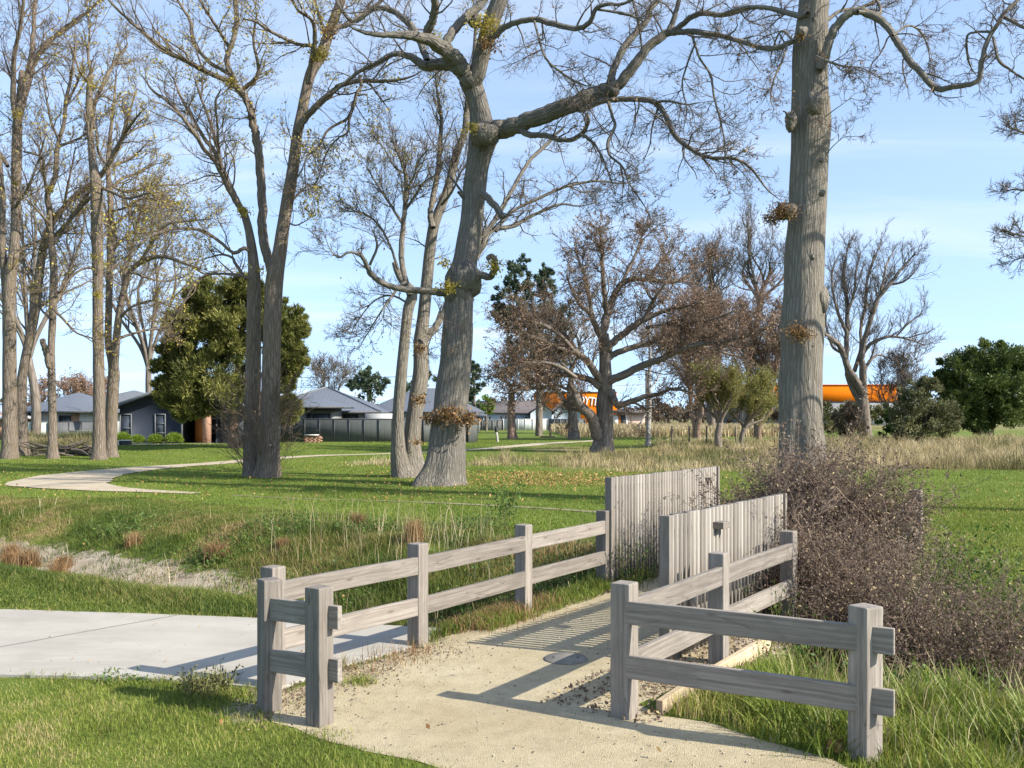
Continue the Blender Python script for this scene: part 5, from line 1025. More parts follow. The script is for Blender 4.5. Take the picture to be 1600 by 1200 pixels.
# far scrub that closes the horizon
mb = Cloud(); n = 26000; x = rng.uniform(-190, 215, n); y = rng.uniform(228, 262, n); top = 4.6 + 2.2 * noise2(x, y * 0, .11, 6) + 1.0 * noise2(x, y, .5, 1); z = rng.uniform(0, 1, n) ** .7 * np.maximum(top, 1.5); V, Q, v = leaves(np.stack([x, y, z], 1), 1.1, .0, .4, .6, .2); mb.add(V, Q, None, np.clip(v * .5 + .25 * (1 + np.repeat(noise2(x, z, .25, 4), 4)), 0, 1)); 
o = mb.build('far_scrub', M['leaf_scrub'], None, av=True); tag(o, 'dark brownish band of far scrub along the horizon behind the houses', 'scrub', None, 'stuff')

# ------------------------------------------------------------------ bare trees of the middle distance
t = Tree('spreading_oak', 'broad spreading oak with crooked limbs and withered brown leaves standing in the dry grass', 942, 705, 'bark_far', 'twig_brown', seed=21, Y=53)
t.trunk(lm('941,706,36 942,695,30 943,680,27 945,655,25 945,628,25 946,605,22 945,560,18 944,522,15'), .3, k=16); L = t.limb
L(lm('934,684,17.9 929,666,17.9 922,648,16.6 910,638,15.4 902,626,14.1 898,612,11.5 890,598,7.7'), -.2, -1.2, .4, .5); L(lm('955,612,14.1 960,625,11.5 967,633,10.2 1000,622,9.0 1030,615,6.4 1050,608,5.1 1078,612,2.6'), 0, -2, 1)
L(lm('950,596,14.1 973,587,12.8 1007,570,11.5 1030,562,10.2 1050,553,10.2 1080,541,9.0 1100,537,7.7 1150,530,5.1 1185,518,3.8 1205,505,2.6'), 0, -3.5, 1); L(lm('950,560,11.5 960,553,10.2 987,543,9.0 1027,533,7.7 1067,533,6.4 1100,542,5.1 1150,556,2.6'), 0, 2.5, 1)
L(lm('946,552,12.8 955,538,12.8 967,527,11.5 1000,503,10.2 1027,490,7.7 1050,483,6.4 1075,478,3.8 1100,470,2.6'), 0, -1.5, 1); L(lm('944,545,15.4 942,523,14.1 950,490,12.8 960,460,10.2 980,438,9.0 1013,437,7.7 1053,440,6.4 1080,428,5.1 1110,400,2.6'), 0, 2, 1)
L(lm('942,530,11.5 933,515,10.2 923,490,9.0 907,477,7.7 895,455,5.1 885,430,2.6'), 0, -1.5, 1); L(lm('950,495,10.2 947,480,9.0 943,450,7.7 941,410,6.4 940,385,5.1 936,355,2.6'), .6, -.8, 1); L(lm('925,495,7.7 920,460,6.4 917,440,5.1 905,410,3.8 898,380,2.6'), -.8, .8, 1)
L(lm('938,595,14.1 920,567,11.5 903,553,10.2 873,543,7.7 845,530,5.1 815,520,2.6'), 0, -2.5, 1); L(lm('936,604,11.5 922,594,10.2 900,587,9.0 870,585,7.7 850,588,6.4 817,607,5.1 790,615,2.6'), 0, -1.5, 1); L(lm('965,455,6.4 985,415,5.1 1000,380,3.8 1005,355,2.6'), 1, 2.4, 1)
L(lm('1013,437,5.1 1030,410,3.8 1050,390,2.6'), 1.5, 2.5, 1); L(lm('1003,503,6.4 1020,470,5.1 1035,450,3.8 1050,425,2.6'), -.8, -2, 1); L(lm('905,553,6.4 890,530,5.1 860,500,3.8 840,480,2.6'), -1, 1.5, 1); L(lm('870,545,6.4 850,560,5.1 820,562,3.8 790,575,2.6'), -2, -.5, 1); L(lm('922,648,7.7 905,640,6.4 890,640,3.8'), -.4, 0, 1)
L(lm('900,590,7 872,572,6 840,566,5 805,572,4 775,585,2.5'), -1.5, -3, 1.2); L(lm('1010,512,6 1060,505,5 1110,500,4 1150,485,2.5'), -.6, -2.5, 1.2); L(lm('905,556,7 870,520,6 840,505,5 805,500,3 780,505,2'), -1, -2.5, 1.2)
t.twigs(.19, (.9, 2.6), 7, 6, .009, .03, .0, (35, 80), .24); t.leaf('leaf_russet', .40, .12, 1, .2, -.6)
t = Tree('crooked_oak', 'smaller crooked brown tree just left of the thick spreading oak trunk', 897, 685, 'bark_far', 'twig_brown', seed=22, Y=80)
t.trunk(lm('897,686,18 896,670,15 895,650,14 893,635,13 890,620,9 891,600,8 893,570,6'), .3, k=12); L = t.limb
L(lm('892,638,10 882,628,9 872,612,8 858,600,6 830,590,4'), 0, -2, 1); L(lm('892,590,6 880,570,5 855,555,4 820,545,2'), 0, 2, 1); L(lm('893,575,5 905,550,4 900,520,3'), 0, -1, 1); L(lm('890,610,5 865,600,4 840,608,3 800,600,2'), 0, 1, 1); L(lm('893,570,5 880,530,4 860,500,3 850,470,2'), 0, 1, 1); L(lm('858,600,4 830,575,3 800,560,2'), -1, 2, 1)
t.twigs(.30, (1.2, 3.2), 7, 6, .014, .03, 0, (35, 80), .24); t.leaf('leaf_russet', .35, .16, 1, .2, -.5)
t = Tree('pruned_tree', 'short smooth trunk cut off below a low side branch, in front of the pale fence', 800, 685, 'bark_red', 'twig_brown', seed=23, Y=82)
t.trunk(lm('801,687,16 800,675,13.5 799,650,12 799,625,11 799,612,9'), .2, k=12, vary=.03); t.limb(lm('799,618,8 806,610,6 818,607,5 835,606,4 855,607,3 870,600,2'), 0, -1, 1); t.limb(lm('799,614,6 795,600,4 780,590,3 765,585,2'), 0, .6, 1); t.twigs(.35, (1, 2.4), 5, 5, .012, .02, 0, (35, 75), .2); t.leaf('leaf_conifer', .3, .2, 1, 0)
t = Tree('birch_tree', 'thin pale birch trunk in the dry grass right of the spreading oak', 1013, 694, 'bark_birch', 'twig_brown', seed=24, Y=64)
t.trunk(lm('1013,695,9 1013,680,8 1014,650,7.5 1015,620,7 1014,590,6 1016,560,5 1014,520,3.5 1016,480,2'), .3, k=9, tw=1); t.limb(lm('1014,640,3 1004,655,2.5 998,672,1.5'), 0, -.5, 1); t.limb(lm('1014,610,3 1028,590,2.5 1036,570,1.5'), 0, .5, 1); t.twigs(.3, (.7, 1.8), 7, 5, .010, .0, .02, (30, 70), .2)
# bare tree against the sky on the right
t = Tree('vase_tree', 'dark bare vase shaped tree against the sky right of the thick straight trunk', 1352, 688, 'bark_far', 'twig_grey', seed=25, Y=74)
t.trunk(lm('1353,690,24 1352,675,20 1350,650,18 1349,630,16 1348,612,14'), .2, k=14); L = t.limb
L(lm('1350,640,13 1340,620,12 1328,595,11 1324,575,10 1322,560,9 1323,530,8 1324,490,7 1322,460,6 1318,430,5 1322,400,3 1325,385,2'), 0, 1.5, 1, .35); L(lm('1348,615,13 1338,595,12 1325,575,10 1318,555,9 1312,540,8 1298,528,6 1286,520,4'), 0, -1.5, .8, .4)
L(lm('1348,620,13 1349,590,12 1346,560,10 1350,535,9 1360,500,8 1370,470,7 1390,445,6 1405,425,5 1418,410,3 1430,395,2'), 0, -1.5, 1, .3); L(lm('1348,552,7 1360,538,6 1380,528,5 1400,526,4 1425,532,3 1445,540,1.5'), 0, -1.5, 1.2); L(lm('1335,580,7 1345,545,6 1345,510,5 1352,480,5 1355,440,4 1365,405,3 1375,385,2'), 0, 2, 1)
L(lm('1323,520,6 1310,490,5 1302,460,4 1300,430,3 1305,410,2'), 0, -1.2, 1); L(lm('1349,585,6 1358,565,5 1372,555,3 1390,560,2'), 0, 1, 1); L(lm('1324,490,5 1335,455,4 1338,420,3 1345,395,2'), 0, 1.5, 1); L(lm('1365,490,5 1378,450,4 1385,415,3 1395,395,2'), 0, 1.5, 1); L(lm('1322,555,5 1300,540,4 1290,500,3 1292,460,2'), 0, 1.5, 1); L(lm('1390,445,4 1412,440,3 1430,425,2'), -.8, -2, 1); L(lm('1400,526,3 1420,505,2.5 1440,490,1.5'), -.6, -1, 1.2)
t.twigs(.34, (1.0, 3.0), 7, 6, .0085, .07, 0, (22, 55), .11)
# procedural bare trees
def bare(name, label, px, Y, base, top, hw, nl, tw_, fork, barkm, twigm, seed, leafm=None, lf=.2, ls=.14, sp=.35, up=.06, l1=(1, 2.6), r3=.012, group=None, cx=0, m=(6, 5), cat='tree', nsub=3, stems=1, arch=.3):
    global rng
    t = Tree(name, label, px, base, barkm, twigm, group, Y=Y, seed=seed, cat=cat); g = np.random.default_rng(seed); s_ = Y / F; H = (base - top) * s_; hwm = hw * s_
    for st in range(stems):
        off = np.array([g.normal() * .25 * (stems > 1), g.normal() * .2 * (stems > 1), 0]); fk = t.o + off + np.array([cx * s_ * .3 + g.normal() * .03 * H + off[0], off[1], fork * H])
        W = catmull(np.array([t.o + off - [0, 0, .3], t.o + off + [g.normal() * .05, 0, fork * H * .5], fk]), 6); r0 = tw_ / 2 * s_
        t.limb3(W, r0 * np.linspace(1.15, .8, len(W)), 0, name='trunk', k=10)
        for i in range(nl):
            az = 2 * np.pi * (i + g.uniform(-.3, .3)) / nl + seed + st; rho = g.uniform(.35, 1.0); hz = H * (1.0 - .30 * rho ** 2 * g.uniform(.5, 1.2))
            e = t.o + [cx * s_ + hwm * rho * math.cos(az), hwm * rho * math.sin(az) * .8, hz]; mid = fk * (1 - .5) + e * .5 + np.array([math.cos(az), math.sin(az), 0]) * hwm * arch * rho * .4 + g.normal(size=3) * .04 * H; q = .25
            W = catmull(np.array([fk - [0, 0, .1], fk * .75 + mid * .25 + [0, 0, .02 * H], mid, mid * .5 + e * .5 + g.normal(size=3) * .03 * H, e]), 5); rr = r0 * .62 * np.linspace(1, .12, len(W)); t.limb3(W, rr, 1, .2, k=6)
            for j in range(nsub):
                f0 = g.uniform(.3, .8); k0 = int(f0 * (len(W) - 1)); a = W[k0]; d = nrm(W[min(k0 + 2, len(W) - 1)] - a); d = side_dirs(d[None], 25, 55)[0]; d = nrm(d + [0, 0, .25]); Ls = np.linalg.norm(e - fk) * g.uniform(.3, .5)
                b = a + d * Ls; W2 = catmull(np.array([a, a * .5 + b * .5 + g.normal(size=3) * .06 * Ls, b + [0, 0, .08 * Ls]]), 5); t.limb3(W2, rr[k0] * .6 * np.linspace(1, .2, len(W2)), 1, .2, k=5)
    t.twigs(sp, l1, *m, r3, up, 0, (25, 60), .17)
    if leafm: t.leaf(leafm, lf, ls, 1, .2, -.5)
    return t
bare('willow_bush', 'olive green twiggy bush on a short dark stem in front of the brown thicket', 1123, 58.5, 701, 588, 46, 7, 12, .35, 'bark_far', 'twig_olive', 31, 'leaf_willow', .7, .09, .22, .12, (.8, 1.8), .009, 'twiggy bushes by the wire fence', 0, (8, 6), 'bush')
bare('willow_bush', 'second olive twiggy bush leaning right beside the thick straight trunk', 1158, 62, 697, 600, 46, 6, 9, .3, 'bark_far', 'twig_olive', 32, 'leaf_willow', .6, .10, .26, .1, (.8, 1.8), .009, 'twiggy bushes by the wire fence', 18, (7, 6), 'bush')
bare('thicket_tree', 'reddish brown bare thicket tree behind the willow bush, left part of the thicket', 1088, 76, 690, 480, 75, 6, 9, .2, 'bark_red', 'twig_red', 33, 'leaf_russet', .25, .14, .6, .06, (1.2, 3), .012, 'reddish thicket trees', 0, (6, 5), stems=2)
bare('thicket_tree', 'reddish brown bare thicket tree against the left side of the thick straight trunk', 1185, 80, 688, 470, 72, 6, 9, .2, 'bark_red', 'twig_red', 34, 'leaf_russet', .25, .15, .6, .06, (1.2, 3), .012, 'reddish thicket trees', 0, (6, 5), stems=2)
bare('tall_bare_tree', 'tall pale grey bare tree top above the reddish thicket, touching the thick trunk', 1172, 96, 685, 340, 46, 6, 11, .58, 'bark_far', 'twig_grey', 35, None, 0, 0, .6, .09, (1.2, 3), .011, 'tall bare trees above the thicket', 10, (5, 4), nsub=4)
bare('tall_bare_tree', 'rounded fine twigged bare tree top left of the tall pale one above the thicket', 1112, 100, 684, 362, 40, 7, 10, .5, 'bark_far', 'twig_grey', 36, None, 0, 0, .6, .09, (1.2, 2.8), .011, 'tall bare trees above the thicket', 0, (5, 4), nsub=4)
bare('small_bare_tree', 'small bare tree between the bare vase tree and the olive shrub', 1396, 70, 690, 560, 42, 6, 6, .25, 'bark_far', 'twig_grey', 37, 'leaf_russet', .06, .1, .34, .06, (.8, 2), .010, None, 10, (6, 5))
bare('distant_bare_tree', 'distant bare tree with dark leaf specks above the grey hipped roof ridge', 518, 130, 672, 566, 32, 6, 5, .4, 'bark_far', 'twig_grey', 38, 'leaf_scrub', .15, .25, .5, .06, (1.4, 3.4), .016, None, 0, (5, 4))
bare('orange_leaf_tree', 'bare brown tree behind the left house with rusty leaves', 120, 100, 676, 600, 60, 6, 7, .3, 'bark_red', 'twig_red', 39, 'leaf_russet', .5, .25, .5, .06, (1.4, 3.4), .014, None, 0, (6, 5))
bare('back_tree', 'bare tree with a wide twiggy crown behind the left row, over the pale walled house', 55, 66, 694, 250, 110, 8, 14, .3, 'bark_far', 'twig_brown', 40, 'leaf_yellow', .10, .12, .95, .05, (1.4, 3.2), .010, 'trees behind the left row', 0, (5, 5))
bare('back_tree', 'bare tree with yellowish leaves behind the left row, against the charcoal house roof', 232, 72, 690, 300, 80, 7, 11, .3, 'bark_far', 'twig_brown', 41, 'leaf_yellow', .2, .13, 1.0, .05, (1.4, 3.0), .010, 'trees behind the left row', 0, (5, 5))
cl = [(q, 648 - (q % 37) * .2, 26, 17, 0, 2) for q in range(1030, 1300, 32)]
evergreen('brown_hedge', 'long dull brown hedge below the orange warehouse behind the willow bushes', 1160, 150, cl, 'leaf_scrub', 12, 70, .5, [[(q, 672, 3, 0), (q, 645, 1.5, 0)] for q in range(1040, 1300, 60)], .5, .3, cat='hedge')
cl = [(q, 648 - (q % 29) * .25, 24, 16, 0, 2) for q in range(1330, 1500, 30)]
evergreen('olive_hedge', 'dull olive hedge below the right end of the orange warehouse', 1410, 150, cl, 'leaf_olive', 12, 70, .5, [[(q, 672, 3, 0), (q, 645, 1.5, 0)] for q in range(1340, 1500, 60)], .5, .3, cat='hedge')
# drooping twigs of a tree that stands outside the right edge
t = Tree('edge_tree', 'twigs of a bare tree reaching in from the right edge', 1712, 800, 'bark_elm', 'twig_grey', Y=19.5, seed=27)
t.trunk(lm('1712,802,60 1712,770,46 1710,650,40 1708,500,36 1704,350,32 1700,200,26 1704,60,18 1710,-60,10'), 0, k=14, tw=.0); L = t.limb
L(lm('1704,300,12 1670,255,9 1640,225,6 1610,212,4 1590,203,2.5 1572,198,1.5'), 0, -.8, .7, .6); L(lm('1706,360,12 1670,330,9 1640,312,6 1612,300,4 1586,296,2.5 1566,300,1.2'), 0, .4, .8, .55); L(lm('1706,420,10 1670,395,8 1640,380,5 1610,372,3.5 1588,366,2.4 1566,358,1.2'), 0, -.8, .8, .55); L(lm('1706,240,10 1670,215,7 1640,205,5 1612,190,3 1590,178,1.6'), 0, .6, .6, .6); L(lm('1707,450,8 1670,430,6 1635,412,4 1606,402,2.5 1580,408,1.2'), 0, .6, .8, .55)
L(lm('1704,150,12 1740,90,8 1780,20,5'), 0, 1, .6); L(lm('1704,100,12 1690,40,8 1680,-30,5'), 0, -1, .6)
t.twigs(.14, (.25, .75), 5, 4, .0042, .02, .0, (25, 60), .16)
# ------------------------------------------------------------------ grasses
gpoly = [tuple(p) for p in GP]; ppoly = [tuple(p) for p in PP]
def free(x, y, edge=.0):
    return ~(inside(x, y, GRAVEL) | inside(x, y, PAD))
def scatter(n, x0, x1, y0, y1):
    return rng.uniform(x0, x1, n), rng.uniform(y0, y1, n)
def in_view(x, y, mar=1.22): return (np.abs(x) < .535 * y * mar + .4)
# short lawn in the foreground
x, y = scatter(190000, -5.2, 1.6, 5.0, 8.0); m = free(x, y) & in_view(x, y) & (x < .35)
pdst = np.array([(a - 0) for a in [0]]); bare_ = (((x + 1.66) / .30) ** 2 + ((y - 6.6) / .38) ** 2) < 1.0; m &= ~(bare_ & (rng.uniform(size=len(x)) < .7))
th_ = noise2(x, y, 2.6, 7); m &= rng.uniform(size=len(x)) < .60 + .45 * th_
x, y = x[m], y[m]; hgt = (.030 + .022 * rng.uniform(size=len(x)) ** 2) * (1 + .5 * noise2(x, y, 1.7, 3)) * (1 + .8 * (rng.uniform(size=len(x)) < .04))
mb = Cloud(); vv = np.clip(.50 + .36 * noise2(x, y, 2.1, 11) + .22 * noise2(x, y, 5.5, 21) + .22 * rng.normal(size=len(x)), 0, 1); mb.blades(x, y, np.maximum(hgt, .015), rng.uniform(.0028, .006, len(x)), .8, vv=vv); 
# clumps of coarser blades
for px, py, n, hh in ((318, 1075, 260, .16), (560, 1068, 150, .10), (180, 1068, 140, .08), (120, 1062, 60, .07), (345, 1092, 160, .12), (280, 1140, 60, .10), (500, 1150, 130, .07), (398, 1122, 120, .08), (415, 1108, 60, .05)):
    cx, cy = gp(px, py); q = rng.normal(size=(n, 2)) * .085; mb.blades(cx + q[:, 0], cy + q[:, 1] * .8, rng.uniform(.4, 1, n) * hh, rng.uniform(.003, .006, n), .9)
E_ = np.array(PP); k_ = rng.integers(0, len(E_), 5200); x, y = E_[k_, 0] + rng.normal(size=5200) * .05, E_[k_, 1] + rng.normal(size=5200) * .025; m = (path_u(x, y) < -5.45) & in_view(x, y) & (noise2(x, y, 4, 9) > -.5); x, y = x[m], y[m]; mb.blades(x, y, rng.uniform(.03, .075, len(x)), rng.uniform(.003, .006, len(x)), 1.1, z=np.full(len(x), .0))
tag(mb.build('lawn_grass', M['grass_lawn'], None, av=True), 'short patchy green lawn in the left foreground', 'grass', None, 'stuff')
# green strip behind the pad and the ditch bank
mb = Cloud(); x, y = scatter(520000, -14, 3.0, 8.2, 23); s = ditch_s(x, y); u = path_u(x, y); m = free(x, y) & in_view(x, y) & (u < -5.28) & (s > -5.5) & (s < 4.2)
dn = .85 * sm(-1.9, -1.2, s) * (1 - sm(.2, 1.0, s)) * (1 - sm(-4.2, -2.0, x)); m &= rng.uniform(size=len(x)) > dn * (1.0 + .3 * noise2(x, y, 1.7, 4)) ; m &= ~near_path(x, y)
x, y, s, u = x[m], y[m], s[m], u[m]; lush = sm(-3.9, -3.2, s) * (1 - sm(-1.9, -1.2, s)); bank = sm(-1.2, 0, s) * (1 - sm(1.8, 3.2, s))
right_ = sm(-5.5, -2.0, x); hgt = .045 + .13 * lush * rng.uniform(.4, 1, len(x)) + (.06 + .14 * right_) * bank * rng.uniform(.2, 1, len(x)) * (1 + noise2(x, y, 1.6, 8))
vv = np.clip(.27 + .24 * noise2(x, y, .9, 12) + .2 * rng.normal(size=len(x)) + .34 * bank * (.45 + 1.0 * noise2(x, y, 1.1, 2) + .4 * noise2(x, y, 3.1, 7)), 0, 1); mb.blades(x, y, np.maximum(hgt, .03), rng.uniform(.006, .012, len(x)), .8, vv=vv)
tag(mb.build('bank_grass', M['grass_bank'], None, av=True), 'rough green and straw coloured grass on the ditch bank behind the fence', 'grass', None, 'stuff')
mb = Cloud(); x, y = scatter(90000, -9.5, 2.0, 8.6, 15); s = ditch_s(x, y) + .25 * noise2(x, y, 1.2, 5); u = path_u(x, y); m = free(x, y) & in_view(x, y) & (u < -5.3) & (s > -4.6) & (s < -1.3); x, y, s = x[m], y[m], s[m]
tall = sm(-3.4, -2.9, s); mb.blades(x, y, (.05 + .17 * tall * (.6 + .5 * noise2(x, y, 1.9, 9))).clip(.04) * rng.uniform(.5, 1.1, len(x)), rng.uniform(.004, .009, len(x)), .7)
tag(mb.build('ditch_grass', M['grass_green'], None, av=True), 'lush bright green grass strip behind the concrete pad', 'grass', None, 'stuff')
# straw stalks among the weeds behind the fence
mb = Cloud(); x, y = scatter(1900, -4.5, 3.4, 10.5, 19.5); s = ditch_s(x, y); u = path_u(x, y); m = in_view(x, y) & (u < -5.5) & (s > -2.4) & (s < 3.4) & (noise2(x, y, 1.2, 15) > -.25); x, y = x[m], y[m]; mb.blades(x, y, rng.uniform(.2, .85, len(x)), np.full(len(x), .007), .55)
x, y = scatter(200, -11, -4, 14, 21); s = ditch_s(x, y); m = in_view(x, y) & (s > -2) & (s < 3); x, y = x[m], y[m]; mb.blades(x, y, rng.uniform(.15, .5, len(x)), np.full(len(x), .008), .6)
tag(mb.build('straw_stalks', M['grass_dry'], None, av=True), 'dry straw stalks standing among the weeds behind the long fence', 'grass stalks', None, 'stuff')
# the park lawn
mb = Cloud(); n = 520000; y = 14.5 + 67 * rng.uniform(0, 1, n) ** 1.8; x = rng.uniform(-1, 1, n) * (.60 * y + 1); s = ditch_s(x, y); u = path_u(x, y); m = (s > 3.0) & free(x, y) & ~near_path(x, y) & ~((u > -5.3) & (u < -3.2) & (s < 6)); x, y = x[m], y[m]
vv = np.clip(.40 + .16 * noise2(x, y, .35, 13) + .20 * rng.normal(size=len(x)), 0, 1); mb.blades(x, y, rng.uniform(.03, .075, len(x)) * (1 + .2 * noise2(x, y, .5, 1)), .010 + .00050 * y, .8, vv=vv, seg=1)
tag(mb.build('park_lawn', M['grass_green'], None, av=True), 'smooth green park lawn under the trees', 'grass', None, 'stuff')
# right hand lawn beyond the shrubs
mb = Cloud(); x, y = scatter(150000, 3.5, 15, 8.5, 22); s = ditch_s(x, y); u = path_u(x, y); m = in_view(x, y) & ((u > -2.9) | (s > 6)) & (s > 1.8) & ~near_path(x, y); x, y = x[m], y[m]; mb.blades(x, y, rng.uniform(.04, .11, len(x)), rng.uniform(.006, .011, len(x)), .8)
tag(mb.build('right_lawn', M['grass_green'], None, av=True), 'green lawn to the right beyond the ditch shrubs', 'grass', None, 'stuff')
# tall dry grass bands
mb = Cloud(); nc = 5200; cx = rng.uniform(-9, 46, nc); cy = 33.4 + 44 * rng.uniform(0, 1, nc) ** 1.5; nz_ = noise2(cx, cy, .33, 16); px = 800 + cx * F / cy
lim = np.where(px < 960, 37 + 1.5 * nz_, 34.3 + 1.3 * nz_); far_lim = np.where(px < 760, 40.5, np.where(px < 1020, 48, 76))
m = in_view(cx, cy) & (cy > lim) & (cy < far_lim) & ((px > 738) | ((px > 545) & (px < 645) & (cy < 40.5) & (nz_ > -.5))) & ~((px > 738) & (px < 900) & (nz_ < -.25)) & (rng.uniform(size=nc) < .55 + .5 * noise2(cx, cy, .9, 5)); m &= ~near_path(cx, cy)
for a_, b_ in zip(cx[m], cy[m]):
    q = 800 + a_ * F / b_; n = rng.integers(22, 70); r_ = rng.uniform(.18, .5); p = rng.normal(size=(n, 2)) * r_
    big = rng.uniform(.35, 1.0) * (1 + .35 * float(noise2(a_, b_, .5, 4))) * (.62 + .42 * float(sm(1180, 1330, q))) + (rng.uniform() < .08) * .3 - .12 * (q < 700)
    tone = np.clip(.52 + .30 * float(noise2(a_, b_, .3, 2)) + rng.normal() * .16, .02, .95); d = np.exp(-(p ** 2).sum(1) / (2 * r_ * r_))
    mb.blades(a_ + p[:, 0], b_ + p[:, 1], np.maximum(big * (.45 + .6 * d) * rng.uniform(.6, 1.1, n), .12), rng.uniform(.5, 1, n) * (.014 + .0004 * b_), .75, vv=np.clip(tone + rng.normal(size=n) * .10, 0, 1))
tag(mb.build('tall_dry_grass', M['grass_mixed_dry'], None, av=True), 'band of tall pale dry grass across the middle of the park', 'grass', None, 'stuff')
mb = Cloud(); n = 26000; x = rng.uniform(5, 34, n); y = rng.uniform(88, 124, n); px = 800 + x * F / y; m = (px > 858) & (px < 1230); x, y = x[m], y[m]; mb.blades(x, y, rng.uniform(.6, 1.25, len(x)), np.full(len(x), .09), .4); tag(mb.build('far_dry_grass', M['grass_dry'], None, av=True), 'far pale dry grass in front of the pink brick house', 'grass', None, 'stuff')
# long grass on the right in front
mb = Cloud(); x, y = scatter(80000, .55, 6, 4.9, 10.5); s = ditch_s(x, y); u = path_u(x, y); fr = (y - 6.37) + .59 * (x - .747)
m = free(x, y) & in_view(x, y) & (u > -2.72) & (s < 1.6) & ~inside(x, y, GRAVEL); front = (x - 1.0) * .55 + (y - 5.95) * .83 > -.15 + .1 * noise2(x, y, 3, 2); m &= front; x, y, u, s = x[m], y[m], u[m], s[m]
nn_ = noise2(x, y, 1.9, 6); edge = sm(-.15, .5, (x - 1.0) * .55 + (y - 5.95) * .83); hgt = (.035 + .135 * edge * rng.uniform(.25, 1, len(x)) * (1 + .45 * nn_)) ; vv = np.clip(.50 + .24 * rng.normal(size=len(x)) + .28 * nn_ + .45 * (1 - sm(-.12, .16, (x - 1.0) * .55 + (y - 5.95) * .83)), 0, 1)
mb.blades(x, y, hgt, rng.uniform(.004, .010, len(x)), .75, vv=vv)
tag(mb.build('long_grass', M['grass_lawn'], None, av=True), 'long bright green grass behind the front rails on the right', 'grass', None, 'stuff')
mb = Cloud()
for q in range(90):                                                   # arching coarse blades at the right front
    cx = rng.uniform(1.5, 3.6); cy = rng.uniform(5.2, 7.2)
    if (cx - 1.0) * .55 + (cy - 5.95) * .83 < .05 or path_u(cx, cy) < -2.6: continue
    n = rng.integers(14, 40); p = rng.normal(size=(n, 2)) * .06; a_ = rng.uniform(0, 6.28, n); S = np.stack([cx + p[:, 0], cy + p[:, 1], hf(cx + p[:, 0], cy + p[:, 1])], 1); P = grow(S, nrm(np.stack([np.cos(a_) * .45, np.sin(a_) * .45, np.ones(n)], 1)), rng.uniform(.15, .42, n), 5, .06, (0, 0, -.16)); b = nrm(np.cross(P[:, 1] - P[:, 0], [0, 0, 1.])) [:, None] * .0042 * np.array([.8, 1, 1, .9, .6, .1])[None, :, None]
    V = np.stack([P - b, P + b], 2).reshape(-1, 3); i = (np.arange(n)[:, None] * 12 + np.arange(5)[None] * 2).ravel(); mb.add(V, np.stack([i, i + 1, i + 3, i + 2], 1), None, np.repeat(rng.uniform(0, .8, n), 12))
tag(mb.build('arching_grass', M['grass_green'], None, av=True), 'coarse arching green blades at the right front corner', 'grass', None, 'stuff')
mb = Cloud(); x, y = scatter(1500, 1.9, 5.2, 5.3, 9.5); u = path_u(x, y); m = in_view(x, y) & (u > -2.5) & ((x - 1.0) * .55 + (y - 5.95) * .83 > .25); x, y = x[m], y[m]; mb.blades(x, y, rng.uniform(.15, .5, len(x)), np.full(len(x), .005), .7); tag(mb.build('dry_stalks', M['grass_dry'], None, av=True), 'pale dry stalks among the long grass on the right', 'grass stalks', None, 'stuff')
# grass along the path by the far posts of the long fence
mb = Cloud(); n = 16000; s = rng.uniform(-2.6, 1.0, n); u = rng.uniform(-6.1, -5.1, n); x, y = us(u, s); m = ~inside(x, y, PAD) & (u < -5.12 - .10 * noise2(s, s, 3, 4)); x, y, s = x[m], y[m], s[m]; hgt = rng.uniform(.03, .14, len(x)) * (1 + .5 * noise2(x, y, 3, 2)); mb.blades(x, y, np.maximum(hgt, .02), rng.uniform(.004, .008, len(x)), .8, vv=np.clip(rng.uniform(0, .8, len(x)), 0, 1)); tag(mb.build('verge_grass', M['grass_green'], None, av=True), 'green grass verge under the far end of the long fence', 'grass', None, 'stuff')
mb = Cloud(); 
for px, py, n, sp_ in ((765, 966, 1500, .22), (795, 955, 800, .18), (722, 983, 520, .2), (845, 944, 300, .14), (640, 1022, 60, .1), (540, 1050, 90, .14), (620, 1035, 90, .16)):
    cx, cy = gp(px, py); q = rng.normal(size=(n, 2)) * sp_; mb.blades(cx + q[:, 0], cy + q[:, 1] * .6, rng.uniform(.05, .21, n), np.full(n, .005), .9)
tag(mb.build('russet_grass', M['tussock'], None, av=True), 'russet withered grass at the gravel edge below the long fence', 'grass', None, 'stuff')
mb = Cloud()
for px, py, n, sp_, hh in ((560, 1068, 160, .06, .10), (505, 1152, 100, .09, .06), (545, 1045, 40, .08, .16), (660, 1010, 50, .07, .10), (690, 1003, 60, .07, .09), (455, 1095, 90, .14, .05), (1105, 1110, 160, .10, .07), (1240, 1172, 120, .12, .06), (1075, 1100, 50, .05, .08), (1370, 1190, 160, .12, .08)):
    cx, cy = gp(px, py); q = rng.normal(size=(n, 2)) * sp_; mb.blades(cx + q[:, 0], cy + q[:, 1] * .7, rng.uniform(.3, 1, n) * hh, rng.uniform(.003, .006, n), 1.0)
tag(mb.build('path_weeds', M['grass_green'], None, av=True), 'small weeds sprouting from the gravel by the posts', 'weeds', None, 'stuff')
